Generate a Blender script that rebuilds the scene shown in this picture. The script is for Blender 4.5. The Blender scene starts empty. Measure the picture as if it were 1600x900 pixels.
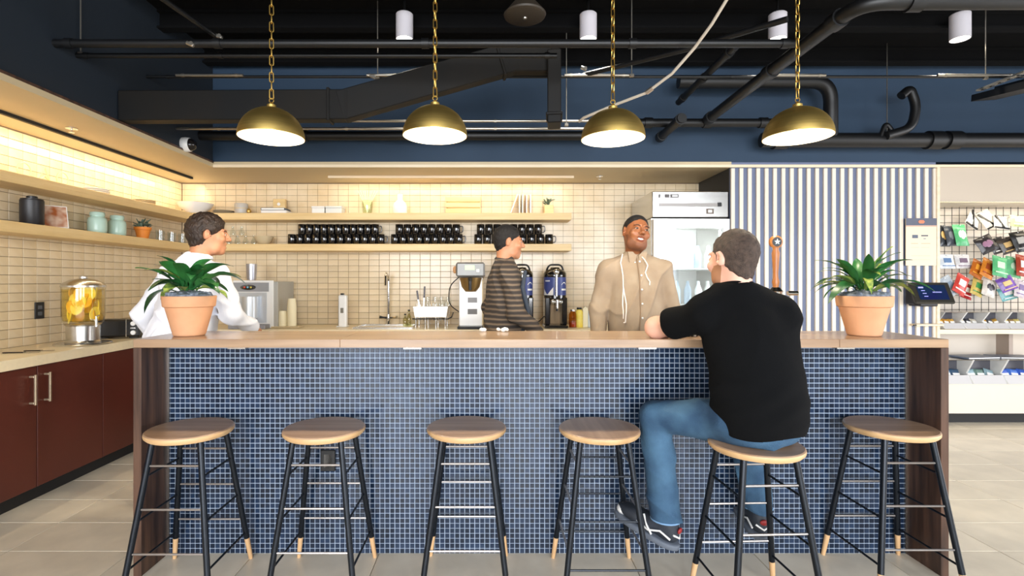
import bpy, bmesh, math, random
import numpy as np
from mathutils import Vector, Matrix, Euler

random.seed(7)
S = bpy.context.scene
COL = S.collection
PI = math.pi
R = math.radians

# ------------------------------------------------------------------ camera, world, light, exposure
CAMH = 1.33
FPX = 800.0
cam_d = bpy.data.cameras.new('camera')
cam_d.sensor_width = 36.0
cam_d.lens = 36.0 * FPX / 1600.0
cam_d.shift_x = 33.0 / 1600.0
cam_d.shift_y = -10.0 / 1600.0
cam_d.clip_start = 0.05
cam = bpy.data.objects.new('camera', cam_d)
cam.location = (0, 0, CAMH)
cam.rotation_euler = (R(90), 0, 0)
COL.objects.link(cam)
S.camera = cam

w = bpy.data.worlds.new('daylight_world')
S.world = w
w.use_nodes = True
w.node_tree.nodes['Background'].inputs[0].default_value = (0.80, 0.88, 1.0, 1)
w.node_tree.nodes['Background'].inputs[1].default_value = 1.0

S.view_settings.view_transform = 'Standard'
S.view_settings.look = 'None'
S.view_settings.gamma = 1.0
S.view_settings.use_curve_mapping = False
S.view_settings.exposure = 0.03
S.cycles.transparent_max_bounces = 32


def area(name, loc, rot, sx, sy, power, col, spread=180):
    d = bpy.data.lights.new(name, 'AREA')
    d.shape = 'RECTANGLE'
    d.size = sx
    d.size_y = sy
    d.energy = power
    d.color = col
    d.spread = R(spread)
    o = bpy.data.objects.new(name, d)
    o.location = loc
    o.rotation_euler = rot
    COL.objects.link(o)
    return o


# daylight entering through the three shop windows behind the camera
WIN_Y = -4.0
WINS = [(-1.9, 2.3), (0.9, 2.3), (3.7, 2.3)]
for wx, ww in WINS:
    area('window_daylight', (wx, WIN_Y - 0.5, 1.68), (R(78), 0, 0), ww, 2.85, 215, (0.93, 0.96, 1.0), 140)
# daylight from the glazed shop front on the right hand side
area('side_window_daylight', (7.9, 1.2, 1.3), (R(70), 0, R(90)), 4.6, 2.2, 165, (0.98, 0.97, 1.0), 140)


# ------------------------------------------------------------------ helpers
def px(x, y, Y):
    """pixel + depth -> world point"""
    return Vector(((x - 767.0) / FPX * Y, Y, CAMH - (y - 440.0) / FPX * Y))


def lin(c):
    out = []
    for v in c[:3]:
        v = v / 255.0
        out.append(v / 12.92 if v <= 0.04045 else ((v + 0.055) / 1.055) ** 2.4)
    return (out[0], out[1], out[2], 1.0)


MATS = {}


def mat(name, col, rough=0.5, metal=0.0, var=0.0, vscale=8.0, col2=None, stretch=(1, 1, 1), bump=0.0, bscale=60.0,
        emit=None, estr=0.0, coat=0.0, spec=0.5, rand=0.0, detail=4.0, sheen=0.0, coord='Object'):
    """procedural principled material: colour varied by noise, noise bump; rand = per object brightness change"""
    if name in MATS:
        return MATS[name]
    m = bpy.data.materials.new(name)
    m.use_nodes = True
    nt = m.node_tree
    N, L = nt.nodes, nt.links
    b = N['Principled BSDF']
    b.inputs['Roughness'].default_value = rough
    b.inputs['Metallic'].default_value = metal
    b.inputs['Specular IOR Level'].default_value = spec
    b.inputs['Coat Weight'].default_value = coat
    b.inputs['Sheen Weight'].default_value = sheen
    tc = N.new('ShaderNodeTexCoord')
    mp = N.new('ShaderNodeMapping')
    mp.inputs['Scale'].default_value = stretch
    L.new(tc.outputs[coord], mp.inputs['Vector'])
    c1 = lin(col)
    c2 = lin(col2) if col2 else tuple([max(0, v * (1 - var)) for v in c1[:3]] + [1])
    ns = N.new('ShaderNodeTexNoise')
    ns.inputs['Scale'].default_value = vscale
    ns.inputs['Detail'].default_value = detail
    L.new(mp.outputs[0], ns.inputs['Vector'])
    rp = N.new('ShaderNodeValToRGB')
    rp.color_ramp.elements[0].position = 0.32
    rp.color_ramp.elements[1].position = 0.68
    rp.color_ramp.elements[0].color = c2
    rp.color_ramp.elements[1].color = c1
    L.new(ns.outputs[0], rp.inputs[0])
    out = rp.outputs[0]
    if rand > 0:
        oi = N.new('ShaderNodeObjectInfo')
        mr = N.new('ShaderNodeMapRange')
        mr.inputs['To Min'].default_value = 1 - rand
        mr.inputs['To Max'].default_value = 1 + rand
        L.new(oi.outputs['Random'], mr.inputs['Value'])
        hs = N.new('ShaderNodeHueSaturation')
        L.new(mr.outputs[0], hs.inputs['Value'])
        L.new(out, hs.inputs['Color'])
        out = hs.outputs[0]
    L.new(out, b.inputs['Base Color'])
    if bump > 0:
        n2 = N.new('ShaderNodeTexNoise')
        n2.inputs['Scale'].default_value = bscale
        n2.inputs['Detail'].default_value = 5
        L.new(mp.outputs[0], n2.inputs['Vector'])
        bp = N.new('ShaderNodeBump')
        bp.inputs['Strength'].default_value = bump
        bp.inputs['Distance'].default_value = 0.01
        L.new(n2.outputs[0], bp.inputs['Height'])
        L.new(bp.outputs[0], b.inputs['Normal'])
    if emit:
        b.inputs['Emission Color'].default_value = lin(emit)
        b.inputs['Emission Strength'].default_value = estr
    MATS[name] = m
    return m


def glass(name, tint=(249, 251, 251), alpha=0.12, rough=0.03):
    if name in MATS:
        return MATS[name]
    m = bpy.data.materials.new(name)
    m.use_nodes = True
    nt = m.node_tree
    N, L = nt.nodes, nt.links
    N.remove(N['Principled BSDF'])
    t = N.new('ShaderNodeBsdfTransparent')
    t.inputs[0].default_value = lin(tint)
    g = N.new('ShaderNodeBsdfGlossy')
    g.inputs['Roughness'].default_value = rough
    lw = N.new('ShaderNodeLayerWeight')
    lw.inputs[0].default_value = 0.5
    pw = N.new('ShaderNodeMath')
    pw.operation = 'POWER'
    pw.inputs[1].default_value = 4.0
    ma = N.new('ShaderNodeMath')
    ma.operation = 'MULTIPLY_ADD'
    ma.use_clamp = True
    ma.inputs[1].default_value = 0.7
    ma.inputs[2].default_value = alpha * 0.4
    mx = N.new('ShaderNodeMixShader')
    L.new(lw.outputs['Facing'], pw.inputs[0])
    L.new(pw.outputs[0], ma.inputs[0])
    L.new(ma.outputs[0], mx.inputs[0])
    L.new(t.outputs[0], mx.inputs[1])
    L.new(g.outputs[0], mx.inputs[2])
    L.new(mx.outputs[0], N['Material Output'].inputs[0])
    MATS[name] = m
    return m


def wood(name, c1, c2, rough=0.45, axis=0, scale=3.0, bump=0.05, coat=0.0, rand=0.0):
    st = [9.0, 9.0, 9.0]
    st[axis] = 0.7
    return mat(name, c1, rough, col2=c2, vscale=scale, stretch=tuple(st), bump=bump, bscale=12, coat=coat, detail=7, rand=rand)


class MB:
    def __init__(self):
        self.v = []
        self.f = []
        self.sm = []

    def add(self, vs, fs, smooth=False):
        o = len(self.v)
        self.v += [tuple(v) for v in vs]
        self.f += [tuple(i + o for i in f) for f in fs]
        self.sm += [smooth] * len(fs)
        return self

    def box(self, c, s, M=None):
        x, y, z = [k / 2 for k in s]
        vs = [Vector((i, j, k)) for i in (-x, x) for j in (-y, y) for k in (-z, z)]
        if M is not None:
            vs = [M @ v for v in vs]
        c = Vector(c)
        vs = [v + c for v in vs]
        return self.add(vs, [(0, 1, 3, 2), (4, 6, 7, 5), (0, 4, 5, 1), (2, 3, 7, 6), (0, 2, 6, 4), (1, 5, 7, 3)])

    def bb(self, x0, x1, y0, y1, z0, z1):
        return self.box(((x0 + x1) / 2, (y0 + y1) / 2, (z0 + z1) / 2), (x1 - x0, y1 - y0, z1 - z0))

    def rbox(self, c, s, b=0.004, M=None):
        """box with chamfered edges"""
        hx, hy, hz = [k / 2 for k in s]
        b = min(b, hx * .9, hy * .9, hz * .9)
        bm = bmesh.new()
        pts = []
        for sx in (-1, 1):
            for sy in (-1, 1):
                for sz in (-1, 1):
                    pts += [(sx * hx, sy * (hy - b), sz * (hz - b)), (sx * (hx - b), sy * hy, sz * (hz - b)), (sx * (hx - b), sy * (hy - b), sz * hz)]
        for p in pts:
            bm.verts.new(p)
        bmesh.ops.convex_hull(bm, input=bm.verts[:])
        bm.verts.index_update()
        c = Vector(c)
        vs = [(M @ v.co if M is not None else v.co) + c for v in bm.verts]
        fs = [[v.index for v in f.verts] for f in bm.faces]
        bm.free()
        return self.add(vs, fs)

    def cyl(self, p0, p1, r0, r1=None, n=12, caps=True, smooth=True):
        return self.tube([p0, p1], [r0, r0 if r1 is None else r1], n, caps, smooth)

    def tube(self, pts, r, n=8, caps=True, smooth=True, closed=False):
        pts = [Vector(p) for p in pts]
        m = len(pts)
        rs = r if isinstance(r, (list, tuple)) else [r] * m
        vs = []
        up = None
        for i, p in enumerate(pts):
            if closed:
                t = (pts[(i + 1) % m] - pts[i - 1])
            else:
                t = pts[min(i + 1, m - 1)] - pts[max(i - 1, 0)]
            t = t.normalized() if t.length > 1e-9 else Vector((0, 0, 1))
            if up is None:
                up = Vector((0, 0, 1)) if abs(t.z) < .9 else Vector((0, 1, 0))
            a = t.cross(up)
            if a.length < 1e-5:
                up = Vector((1, 0, 0))
                a = t.cross(up)
            a.normalize()
            b = a.cross(t).normalized()
            up = b
            for k in range(n):
                q = 2 * PI * k / n
                vs.append(p + (a * math.cos(q) + b * math.sin(q)) * rs[i])
        fs = []
        for i in range(m if closed else m - 1):
            j = (i + 1) % m
            for k in range(n):
                l = (k + 1) % n
                fs.append((i * n + k, i * n + l, j * n + l, j * n + k))
        self.add(vs, fs, smooth)
        if caps and not closed:
            self.add(vs[:n], [tuple(range(n))[::-1]])
            self.add(vs[-n:], [tuple(range(n))])
        return self

    def lathe(self, prof, c=(0, 0, 0), n=24, smooth=True, M=None):
        c = Vector(c)
        vs = []
        for r, z in prof:
            for k in range(n):
                q = 2 * PI * k / n
                p = Vector((max(r, 1e-5) * math.cos(q), max(r, 1e-5) * math.sin(q), z))
                vs.append((M @ p if M is not None else p) + c)
        fs = []
        for i in range(len(prof) - 1):
            for k in range(n):
                l = (k + 1) % n
                fs.append((i * n + k, i * n + l, (i + 1) * n + l, (i + 1) * n + k))
        return self.add(vs, fs, smooth)

    def ell(self, c, r, n=16, m=10, M=None):
        c = Vector(c)
        vs = []
        for i in range(m + 1):
            a = -PI / 2 + PI * i / m
            for k in range(n):
                q = 2 * PI * k / n
                p = Vector((r[0] * math.cos(a) * math.cos(q), r[1] * math.cos(a) * math.sin(q), r[2] * math.sin(a)))
                vs.append((M @ p if M is not None else p) + c)
        fs = []
        for i in range(m):
            for k in range(n):
                l = (k + 1) % n
                fs.append((i * n + k, i * n + l, (i + 1) * n + l, (i + 1) * n + k))
        return self.add(vs, fs, True)

    def prism(self, poly, d, axis='y'):
        """polygon (a,b) extruded along an axis between d[0] and d[1]"""
        n = len(poly)
        vs = []
        for dd in d:
            for a, b in poly:
                vs.append({'y': (a, dd, b), 'x': (dd, a, b), 'z': (a, b, dd)}[axis])
        fs = [tuple(range(n)), tuple(range(n, 2 * n))[::-1]]
        for i in range(n):
            j = (i + 1) % n
            fs.append((i, i + n, j + n, j))
        return self.add(vs, fs)

    def mesh(self, name, m, sharp=35):
        me = bpy.data.meshes.new(name)
        me.from_pydata([tuple(v) for v in self.v], [], self.f)
        if m is not None:
            me.materials.append(m)
        bm = bmesh.new()
        bm.from_mesh(me)
        bmesh.ops.remove_doubles(bm, verts=bm.verts[:], dist=2e-5)
        bmesh.ops.recalc_face_normals(bm, faces=bm.faces[:])
        bm.to_mesh(me)
        bm.free()
        if any(self.sm):
            me.polygons.foreach_set('use_smooth', [True] * len(me.polygons))
            me.set_sharp_from_angle(angle=R(sharp))
        me.update()
        return me

    def build(self, name, m, parent=None, sharp=35):
        return link(name, self.mesh(name, m, sharp), parent)


def link(name, me, parent=None, loc=None, rot=None):
    o = bpy.data.objects.new(name, me)
    COL.objects.link(o)
    if parent is not None:
        o.parent = parent
    if loc is not None:
        o.location = loc
    if rot is not None:
        o.rotation_euler = rot
    return o


def tag(o, label=None, cat=None, group=None, kind=None, loc=None, rz=None):
    if label:
        o['label'] = label
    if cat:
        o['category'] = cat
    if group:
        o['group'] = group
    if kind:
        o['kind'] = kind
    if loc is not None:
        o.location = loc
    if rz is not None:
        o.rotation_euler = (0, 0, rz)
    return o


def thing(name, label, cat, loc=(0, 0, 0), rz=0.0, group=None):
    o = bpy.data.objects.new(name, None)
    o.empty_display_size = 0.05
    COL.objects.link(o)
    return tag(o, label, cat, group, None, loc, rz)


def struct(name, mb, m, parent=None):
    o = mb.build(name, m, parent)
    if parent is None:
        o['kind'] = 'structure'
    return o


def copy_tree(o, parent=None, label=None, loc=None, rz=None):
    c = o.copy()
    COL.objects.link(c)
    c.parent = parent
    if label:
        c['label'] = label
    if loc is not None:
        c.location = loc
    if rz is not None:
        c.rotation_euler = (0, 0, rz)
    for ch in list(o.children):
        copy_tree(ch, c)
    return c


ORD = ['first', 'second', 'third', 'fourth', 'fifth', 'sixth', 'seventh', 'eighth', 'ninth', 'tenth', 'eleventh', 'twelfth', 'thirteenth']

# ------------------------------------------------------------------ materials
M_floor = mat('floor_tile', (236, 226, 206), 0.32, var=0.16, vscale=5, bump=0.02, bscale=30, rand=0.04)
M_grout = mat('floor_grout', (170, 158, 140), 0.8, var=0.1)
M_tile = mat('beige_tile', (225, 208, 177), 0.22, col2=(213, 191, 153), vscale=5, rand=0.06, bump=0.02, bscale=20)
M_tgrout = mat('tile_grout', (138, 116, 94), 0.85, var=0.15)
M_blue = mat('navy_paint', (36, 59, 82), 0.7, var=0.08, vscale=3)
M_blue_shaded = mat('navy_paint_shaded', (20, 31, 42), 0.75, var=0.1, vscale=3)  # same navy paint; shade of grazing light on the left face put into colour
M_black = mat('black_ceiling', (6, 6, 7), 0.95, spec=0.2, var=0.3, vscale=2)
M_pipe = mat('black_pipe', (13, 14, 16), 0.45, var=0.2, vscale=5)
M_cond = mat('silver_conduit', (190, 184, 172), 0.3, 0.9, var=0.15)
M_cream = mat('cream_panel', (206, 188, 152), 0.55, var=0.06, vscale=2)
M_birch = wood('birch_ply', (234, 206, 152), (220, 188, 130), 0.42, 0, 2.2)
M_birchy = wood('birch_ply_depth', (234, 206, 152), (220, 188, 130), 0.42, 1, 2.2)
M_edge = wood('pale_edge', (240, 224, 196), (228, 208, 176), 0.5, 0)
M_mosaic = mat('navy_mosaic', (27, 44, 68), 0.2, col2=(20, 34, 54), vscale=9, rand=0.3, coat=0.1)
M_mgrout = mat('pale_grout', (164, 178, 198), 0.8, var=0.08)
M_wal = wood('walnut', (98, 70, 54), (46, 31, 25), 0.45, 2, 3.2)
M_waltop = wood('walnut_top', (178, 148, 118), (144, 116, 92), 0.28, 0, 2.4, coat=0.15)
M_seat = wood('stool_seat_wood', (188, 157, 130), (158, 127, 102), 0.32, 0, 2.2)
M_seatedge = wood('stool_edge_wood', (214, 178, 132), (196, 158, 112), 0.45, 0, 2)
M_blackmet = mat('black_metal', (24, 30, 38), 0.33, 0.5, var=0.1)
M_rung = mat('gunmetal_rung', (170, 164, 160), 0.3, 0.8, var=0.1)
M_tip = wood('maple_tip', (224, 186, 140), (206, 164, 118), 0.5, 2)
M_brass = mat('brushed_brass', (224, 192, 112), 0.46, 1.0, var=0.2, vscale=3, stretch=(1, 1, 30))
M_brassch = mat('brass_chain', (214, 176, 92), 0.35, 1.0, var=0.1)
M_liner = mat('white_liner', (250, 240, 218), 0.5)
M_bulb = mat('bulb_glow', (255, 240, 210), 0.5, emit=(255, 226, 170), estr=22)
M_white = mat('white_paint', (238, 236, 232), 0.5, var=0.03)
M_whitep = mat('white_plastic', (232, 232, 230), 0.35)
M_steel = mat('stainless', (214, 213, 210), 0.25, 1.0, var=0.1, vscale=2, stretch=(1, 1, 14))
M_chrome = mat('chrome', (225, 225, 225), 0.1, 1.0)
M_blackp = mat('black_plastic', (20, 20, 22), 0.35)
M_blackgl = mat('black_glaze', (14, 14, 16), 0.16, coat=0.4, spec=1.0)
M_red = mat('oxblood_laminate', (86, 36, 26), 0.4, var=0.1, vscale=3)
M_kick = mat('dark_kick', (22, 22, 24), 0.6)
M_quartz = mat('cream_quartz', (238, 222, 188), 0.3, var=0.06, vscale=40)
M_terra = mat('terracotta', (214, 162, 122), 0.75, col2=(202, 146, 106), vscale=6, bump=0.05)
M_leaf = mat('leaf_green', (58, 124, 58), 0.36, col2=(28, 84, 44), vscale=9, rand=0.25)
M_leafy = mat('leaf_variegated', (178, 190, 92), 0.4, col2=(40, 96, 44), vscale=16, stretch=(3, .6, 3))
M_moss = mat('grey_moss', (136, 144, 156), 0.95, col2=(92, 100, 112), vscale=60, bump=0.4, bscale=90)
M_mint = mat('mint_glaze', (190, 220, 206), 0.25, var=0.06)
M_navyslat = mat('navy_wall', (114, 124, 152), 0.65, var=0.05)
M_slat = wood('pale_slat', (236, 226, 210), (226, 212, 194), 0.5, 2)
M_glass = glass('clear_glass')
M_led = mat('led_strip', (255, 240, 200), 0.5, emit=(255, 232, 180), estr=5)
M_paper = mat('white_paper', (246, 244, 238), 0.7)

# ------------------------------------------------------------------ the setting
LW = -3.2      # left tiled wall
BW = 5.3       # back tiled wall
SOF = 2.35     # soffit underside
SX = -2.487    # left soffit face
SY = 4.58      # back soffit face, slatted wall
CEIL = 3.36
RX = 8.0
CTOP = 0.89

# floor: base slab with laid tiles
fl = struct('floor', MB().bb(LW, RX, WIN_Y, 6.2, -0.12, -0.004), M_grout)
TX, TY, TG = 0.61, 0.30, 0.004
tile_me = MB().rbox((0, 0, -0.004), (TX - TG, TY - TG, 0.012), 0.0015).mesh('floor_tile', M_floor)
far = MB()
cells = []
ix0 = -40
for i in range(-2, 20):
    for j in range(-22, 22):
        x = -2.377 + (i + .5) * TX - TX
        y = 2.52 + (j + .5) * TY
        if x - TX / 2 < LW - .3 or x > RX or y < WIN_Y or y > 6.1:
            continue
        vis = y > 2.05 and abs((x) / y) < 1.12 and y < 5.3
        cells.append((not vis, y, x))
cells.sort()
for k, (nv, y, x) in enumerate(cells):
    if k < 300 and not nv:
        link('floor_tile', tile_me, fl, (x, y, 0))
    else:
        far.bb(x - TX / 2 + TG / 2, x + TX / 2 - TG / 2, y - TY / 2 + TG / 2, y + TY / 2 - TG / 2, -0.008, 0.002)
far.build('floor_tile_field', M_floor, fl)['kind'] = 'stuff'

# tiled walls
PT, PR = 0.1058, 0.0605


def tile_wall(wall, axis, a0, a1, z0, z1, fixed, phase, pick):
    """stacked tiles; axis 'x' runs along x on the back wall, 'y' along y on the left wall"""
    g = 0.0027
    th = 0.008
    if axis == 'x':
        me = MB().rbox((0, 0, 0), (PT - g, th, PR - g), 0.0015).mesh('wall_tile', M_tile)
    else:
        me = MB().rbox((0, 0, 0), (th, PT - g, PR - g), 0.0015).mesh('wall_tile', M_tile)
    cs = []
    nz = int(math.ceil((z1 - z0) / PR))
    na = int(math.ceil((a1 - a0) / PT)) + 1
    for i in range(na):
        for j in range(nz):
            l = max(a0, a0 + (i - 1 + phase) * PT)
            h = min(a1, a0 + (i + phase) * PT)
            b = z0 + j * PR
            t = min(z1, b + PR)
            if h - l < .012 or t - b < .012:
                continue
            full = h - l > PT - 1e-4 and t - b > PR - 1e-4
            cs.append((pick((l + h) / 2, (b + t) / 2) if full else 1e9, l, h, b, t))
    cs.sort()
    rest = MB()
    for k, (p, l, h, b, t) in enumerate(cs):
        a, z = (l + h) / 2, (b + t) / 2
        if k < 300 and p < 1e8:
            link('wall_tile', me, wall, (a, fixed - th / 2, z) if axis == 'x' else (fixed + th / 2, a, z))
        elif axis == 'x':
            rest.bb(l + g / 2, h - g / 2, fixed - th, fixed, b + g / 2, t - g / 2)
        else:
            rest.bb(fixed, fixed + th, l + g / 2, h - g / 2, b + g / 2, t - g / 2)
    rest.build('wall_tile_field', M_tile, wall)['kind'] = 'stuff'


wb = struct('wall_back', MB().bb(LW - .15, RX, BW + .006, BW + .2, 0, CEIL), M_tgrout)
tile_wall(wb, 'x', LW + .008, 2.16, CTOP, SOF, BW + .005, 0.24, lambda x, z: (0 if (z < 1.62 and -2.5 < x < 1.6) else 1) * 10 + abs(x + .9))
wl = struct('wall_left', MB().bb(LW - .2, LW - .006, WIN_Y, BW + .2, 0, CEIL), M_tgrout)
tile_wall(wl, 'y', 2.6, BW - .004, CTOP, SOF, LW - .005, 0.5, lambda y, z: abs(y - 3.35) if y > 3.3 else 50 + y)

# soffit: dropped box along left and back walls, blue upper faces
struct('wall_soffit_left', MB().bb(LW, SX, WIN_Y, BW, SOF + .05, CEIL), M_blue_shaded)
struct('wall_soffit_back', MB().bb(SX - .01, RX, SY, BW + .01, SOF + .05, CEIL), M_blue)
so = struct('ceiling_soffit', MB().bb(LW, SX + .012, WIN_Y, BW, SOF, SOF + .049), M_cream)
struct('ceiling_soffit_back', MB().bb(SX + .012, 2.146, SY - .012, BW, SOF, SOF + .049), M_cream)
struct('trim_1', MB().bb(SX + .013, RX, SY - .022, SY - .012, SOF - .002, SOF + .022), M_edge)
struct('trim_2', MB().bb(SX + .0125, SX + .018, WIN_Y, SY - .022, SOF + .036, SOF + .05), M_wal)

# return wall beside the fridge (dark) and slatted wall
struct('wall_return', MB().bb(2.15, 2.2, SY + .03, BW, 0, SOF + .05), mat('charcoal_paint', (52, 52, 54), 0.6))
ws = struct('wall_slatted', MB().bb(2.146, 3.99, SY + .012, SY + .03, 0, SOF + .05), M_navyslat)
sl_me = MB().rbox((0, 0, 0), (.033, .02, SOF - .014), .002).mesh('slat', M_slat)
for k in range(25):
    link('slat', sl_me, ws, (2.163 + k * .0752, SY + .0015, SOF / 2))
struct('trim_3', MB().bb(3.975, 4.0, SY - .02, SY + .03, 0, SOF), M_edge)

# open ceiling: deck ribs and joists
ce = struct('ceiling', MB().bb(LW, RX, WIN_Y, BW + .2, CEIL, CEIL + .15), M_black)
for k in range(8):
    y = 0.25 + k * .6
    j = MB()
    j.bb(SX, RX, y - .04, y + .04, CEIL - .02, CEIL)
    j.bb(SX, RX, y - .04, y + .04, CEIL - .14, CEIL - .125)
    j.bb(SX, RX, y - .006, y + .006, CEIL - .13, CEIL - .01)
    j.build('ceiling_joist', M_black, ce)

# rest of the shell: right wall with shop-front glazing, front wall with windows
wr = MB()
wr.bb(RX, RX + .15, WIN_Y, -1.2, 0, CEIL).bb(RX, RX + .15, 3.6, 6, 0, CEIL).bb(RX, RX + .15, -1.2, 3.6, 0, .2).bb(RX, RX + .15, -1.2, 3.6, 2.5, CEIL)
struct('wall_right', wr, M_white)
wf = MB()
xs = [LW] + [v for x, ww in WINS for v in (x - ww / 2, x + ww / 2)] + [RX]
for k in range(0, len(xs), 2):
    wf.bb(xs[k], xs[k + 1], WIN_Y - .15, WIN_Y, 0, CEIL)
for x, ww in WINS:
    wf.bb(x - ww / 2, x + ww / 2, WIN_Y - .15, WIN_Y, 0, .25).bb(x - ww / 2, x + ww / 2, WIN_Y - .15, WIN_Y, 3.15, CEIL)
struct('wall_front', wf, M_white)
for k, (x, ww) in enumerate(WINS):
    fr = MB()
    for xx in (x - ww / 2 + .03, x, x + ww / 2 - .03):
        fr.bb(xx - .03, xx + .03, WIN_Y - .1, WIN_Y - .04, .25, 3.15)
    for zz in (.28, 1.05, 3.12):
        fr.bb(x - ww / 2, x + ww / 2, WIN_Y - .1, WIN_Y - .04, zz - .025, zz + .025)
    struct('window_%d' % (k + 1), fr, M_blackp)

# ------------------------------------------------------------------ bar
BX0, BX1 = -1.611, 2.063
BF, BT, BB_ = 2.305, 2.50, 2.70
BH = 1.07
bar = thing('bar_counter', 'long walnut bar counter with navy mosaic tile front', 'bar counter', ((BX0 + BX1) / 2, 2.5, 0))
ox, oy = (BX0 + BX1) / 2, 2.5


def L(x, y, z=0):
    return (x - ox, y - oy, z)


cuts = [BX0, (531 - 767) / FPX * BF, (1312 - 767) / FPX * BF, BX1]
for k in range(3):
    a, b = cuts[k], cuts[k + 1]
    MB().rbox(((a + b) / 2 - ox, (BF + BB_) / 2 - oy, BH - .019), (b - a - .0008, BB_ - BF, .038), .002).build('top_board', M_waltop, bar)
for x in (BX0 + .018, BX1 - .018):
    MB().rbox((x - ox, (BF + BB_) / 2 - oy, (BH - .038) / 2), (.036, BB_ - BF, BH - .038), .002).build('side_panel', M_wal, bar)
fx0, fx1 = BX0 + .036, BX1 - .036
pan = MB().bb(fx0 - ox, fx1 - ox, BT + .004 - oy, BT + .03 - oy, 0, BH - .038).build('front_panel', M_mgrout, bar)
MB().bb(fx0 - ox, fx1 - ox, BT + .03 - oy, BB_ - .03 - oy, 0, BH - .04).build('bar_body', M_wal, bar)
# steel edge strips at both ends and inner walnut lining
for x in (fx0 + .004, fx1 - .004):
    MB().bb(x - .004 - ox, x + .004 - ox, BT - .006 - oy, BT + .004 - oy, 0, BH - .038).build('edge_strip', M_steel, bar)
nr = 42
MP = (BH - .042) / nr
nc = int(round((fx1 - fx0 - .016) / MP))
MPX = (fx1 - fx0 - .016) / nc
mos_me = MB().rbox((0, 0, 0), (.0202, .006, .0202), .0012).mesh('mosaic_tile', M_mosaic)
mos = []
x00 = (fx0 + fx1) / 2 - nc * MPX / 2
for i in range(nc):
    for j in range(nr):
        x = x00 + (i + .5) * MPX
        z = BH - .04 - (j + .5) * MP
        mos.append(((x + .1) ** 2 / 2.0 + (z - .95) ** 2 * 10, x, z))
mos.sort()
field = {0: MB(), 1: MB(), 2: MB()}
rr = random.Random(3)
for k, (d, x, z) in enumerate(mos):
    if k < 300:
        link('mosaic_tile', mos_me, pan, (x - ox, BT + .002 - oy, z))
    else:
        h = .0101
        f = field[rr.choice((0, 0, 1, 1, 2))]
        e = rr.uniform(-.0004, .0004)
        # open-backed tile with bevelled rim
        y0, y1 = BT - .001 + e - oy, BT + .005 - oy
        X = x - ox
        q = h - .0012
        vs = [(X - q, y0, z - q), (X + q, y0, z - q), (X + q, y0, z + q), (X - q, y0, z + q), (X - h, y0 + .0012, z - h), (X + h, y0 + .0012, z - h), (X + h, y0 + .0012, z + h), (X - h, y0 + .0012, z + h),
              (X - h, y1, z - h), (X + h, y1, z - h), (X + h, y1, z + h), (X - h, y1, z + h)]
        fs = [(0, 1, 2, 3)]
        for a in range(4):
            b = (a + 1) % 4
            fs += [(a, a + 4, b + 4, b), (a + 4, a + 8, b + 8, b + 4)]
        f.add(vs, fs)
for k, f in field.items():
    mm = mat('navy_mosaic_%d' % k, [(27, 44, 68), (19, 34, 54), (36, 54, 80)][k], 0.2, var=0.25, vscale=9, coat=0.1)
    f.build('mosaic_field', mm, pan)['kind'] = 'stuff'
# black socket plate on the tile, small bag-hook plates under the top
s = MB()
p0, p1 = px(502, 735, BT), px(525, 702, BT)
s.rbox(((p0.x + p1.x) / 2 - ox, BT - .008 - oy, (p0.z + p1.z) / 2), (p1.x - p0.x, .014, p1.z - p0.z), .003)
out = s.build('socket_plate', M_blackp, bar)
MB().bb((p0.x + p1.x) / 2 - .018 - ox, (p0.x + p1.x) / 2 + .018 - ox, BT - .018 - oy, BT - .0152 - oy, (p0.z + p1.z) / 2 - .032, (p0.z + p1.z) / 2 + .032).build('socket_insert', M_blackgl, out)
for x in (372, 645, 1010, 1318):
    c = px(x, 545, BF + .02)
    MB().bb(c.x - .04 - ox, c.x + .04 - ox, BF + .004 - oy, BF + .05 - oy, BH - .044, BH - .0382).build('hook_plate', M_steel, bar)

# ------------------------------------------------------------------ stools
SH = 0.68


def stool(name, label):
    t = thing(name, label, 'bar stool', group='round wooden bar stools at the bar')
    prof = [(0, SH), (.172, SH), (.1765, SH - .004)]
    MB().lathe(prof, n=40).build('seat_top', M_seat, t)
    MB().lathe([(.1765, SH - .004), (.178, SH - .010), (.1765, SH - .019), (.168, SH - .028), (.14, SH - .032), (0, SH - .032)], n=40).build('seat_edge', M_seatedge, t)
    tp, bt = .102, .183
    zt = SH - .032

    def at(sx, sy, z):
        f = 1 - z / zt
        r = tp + (bt - tp) * f
        return Vector((sx * r, sy * r, z))
    for sx, sy in ((-1, -1), (1, -1), (1, 1), (-1, 1)):
        lg = MB().cyl(at(sx, sy, .105), at(sx, sy, zt), .0125, .0125, 12).build('leg', M_blackmet, t)
        MB().tube([at(sx, sy, 0), at(sx, sy, .004), at(sx, sy, .106)], [.0085, .0095, .0122], 12).build('wooden_tip', M_tip, lg)
    for hh in (.55, .375, .20):
        for sy in (-1, 1):
            MB().cyl(at(-1, sy, hh), at(1, sy, hh), .0048, n=8).build('rung', M_rung, t)
    for hh in (.505, .325, .135):
        for sx in (-1, 1):
            MB().cyl(at(sx, -1, hh), at(sx, 1, hh), .0048, n=8).build('rung', M_blackmet, t)
    return t


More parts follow.
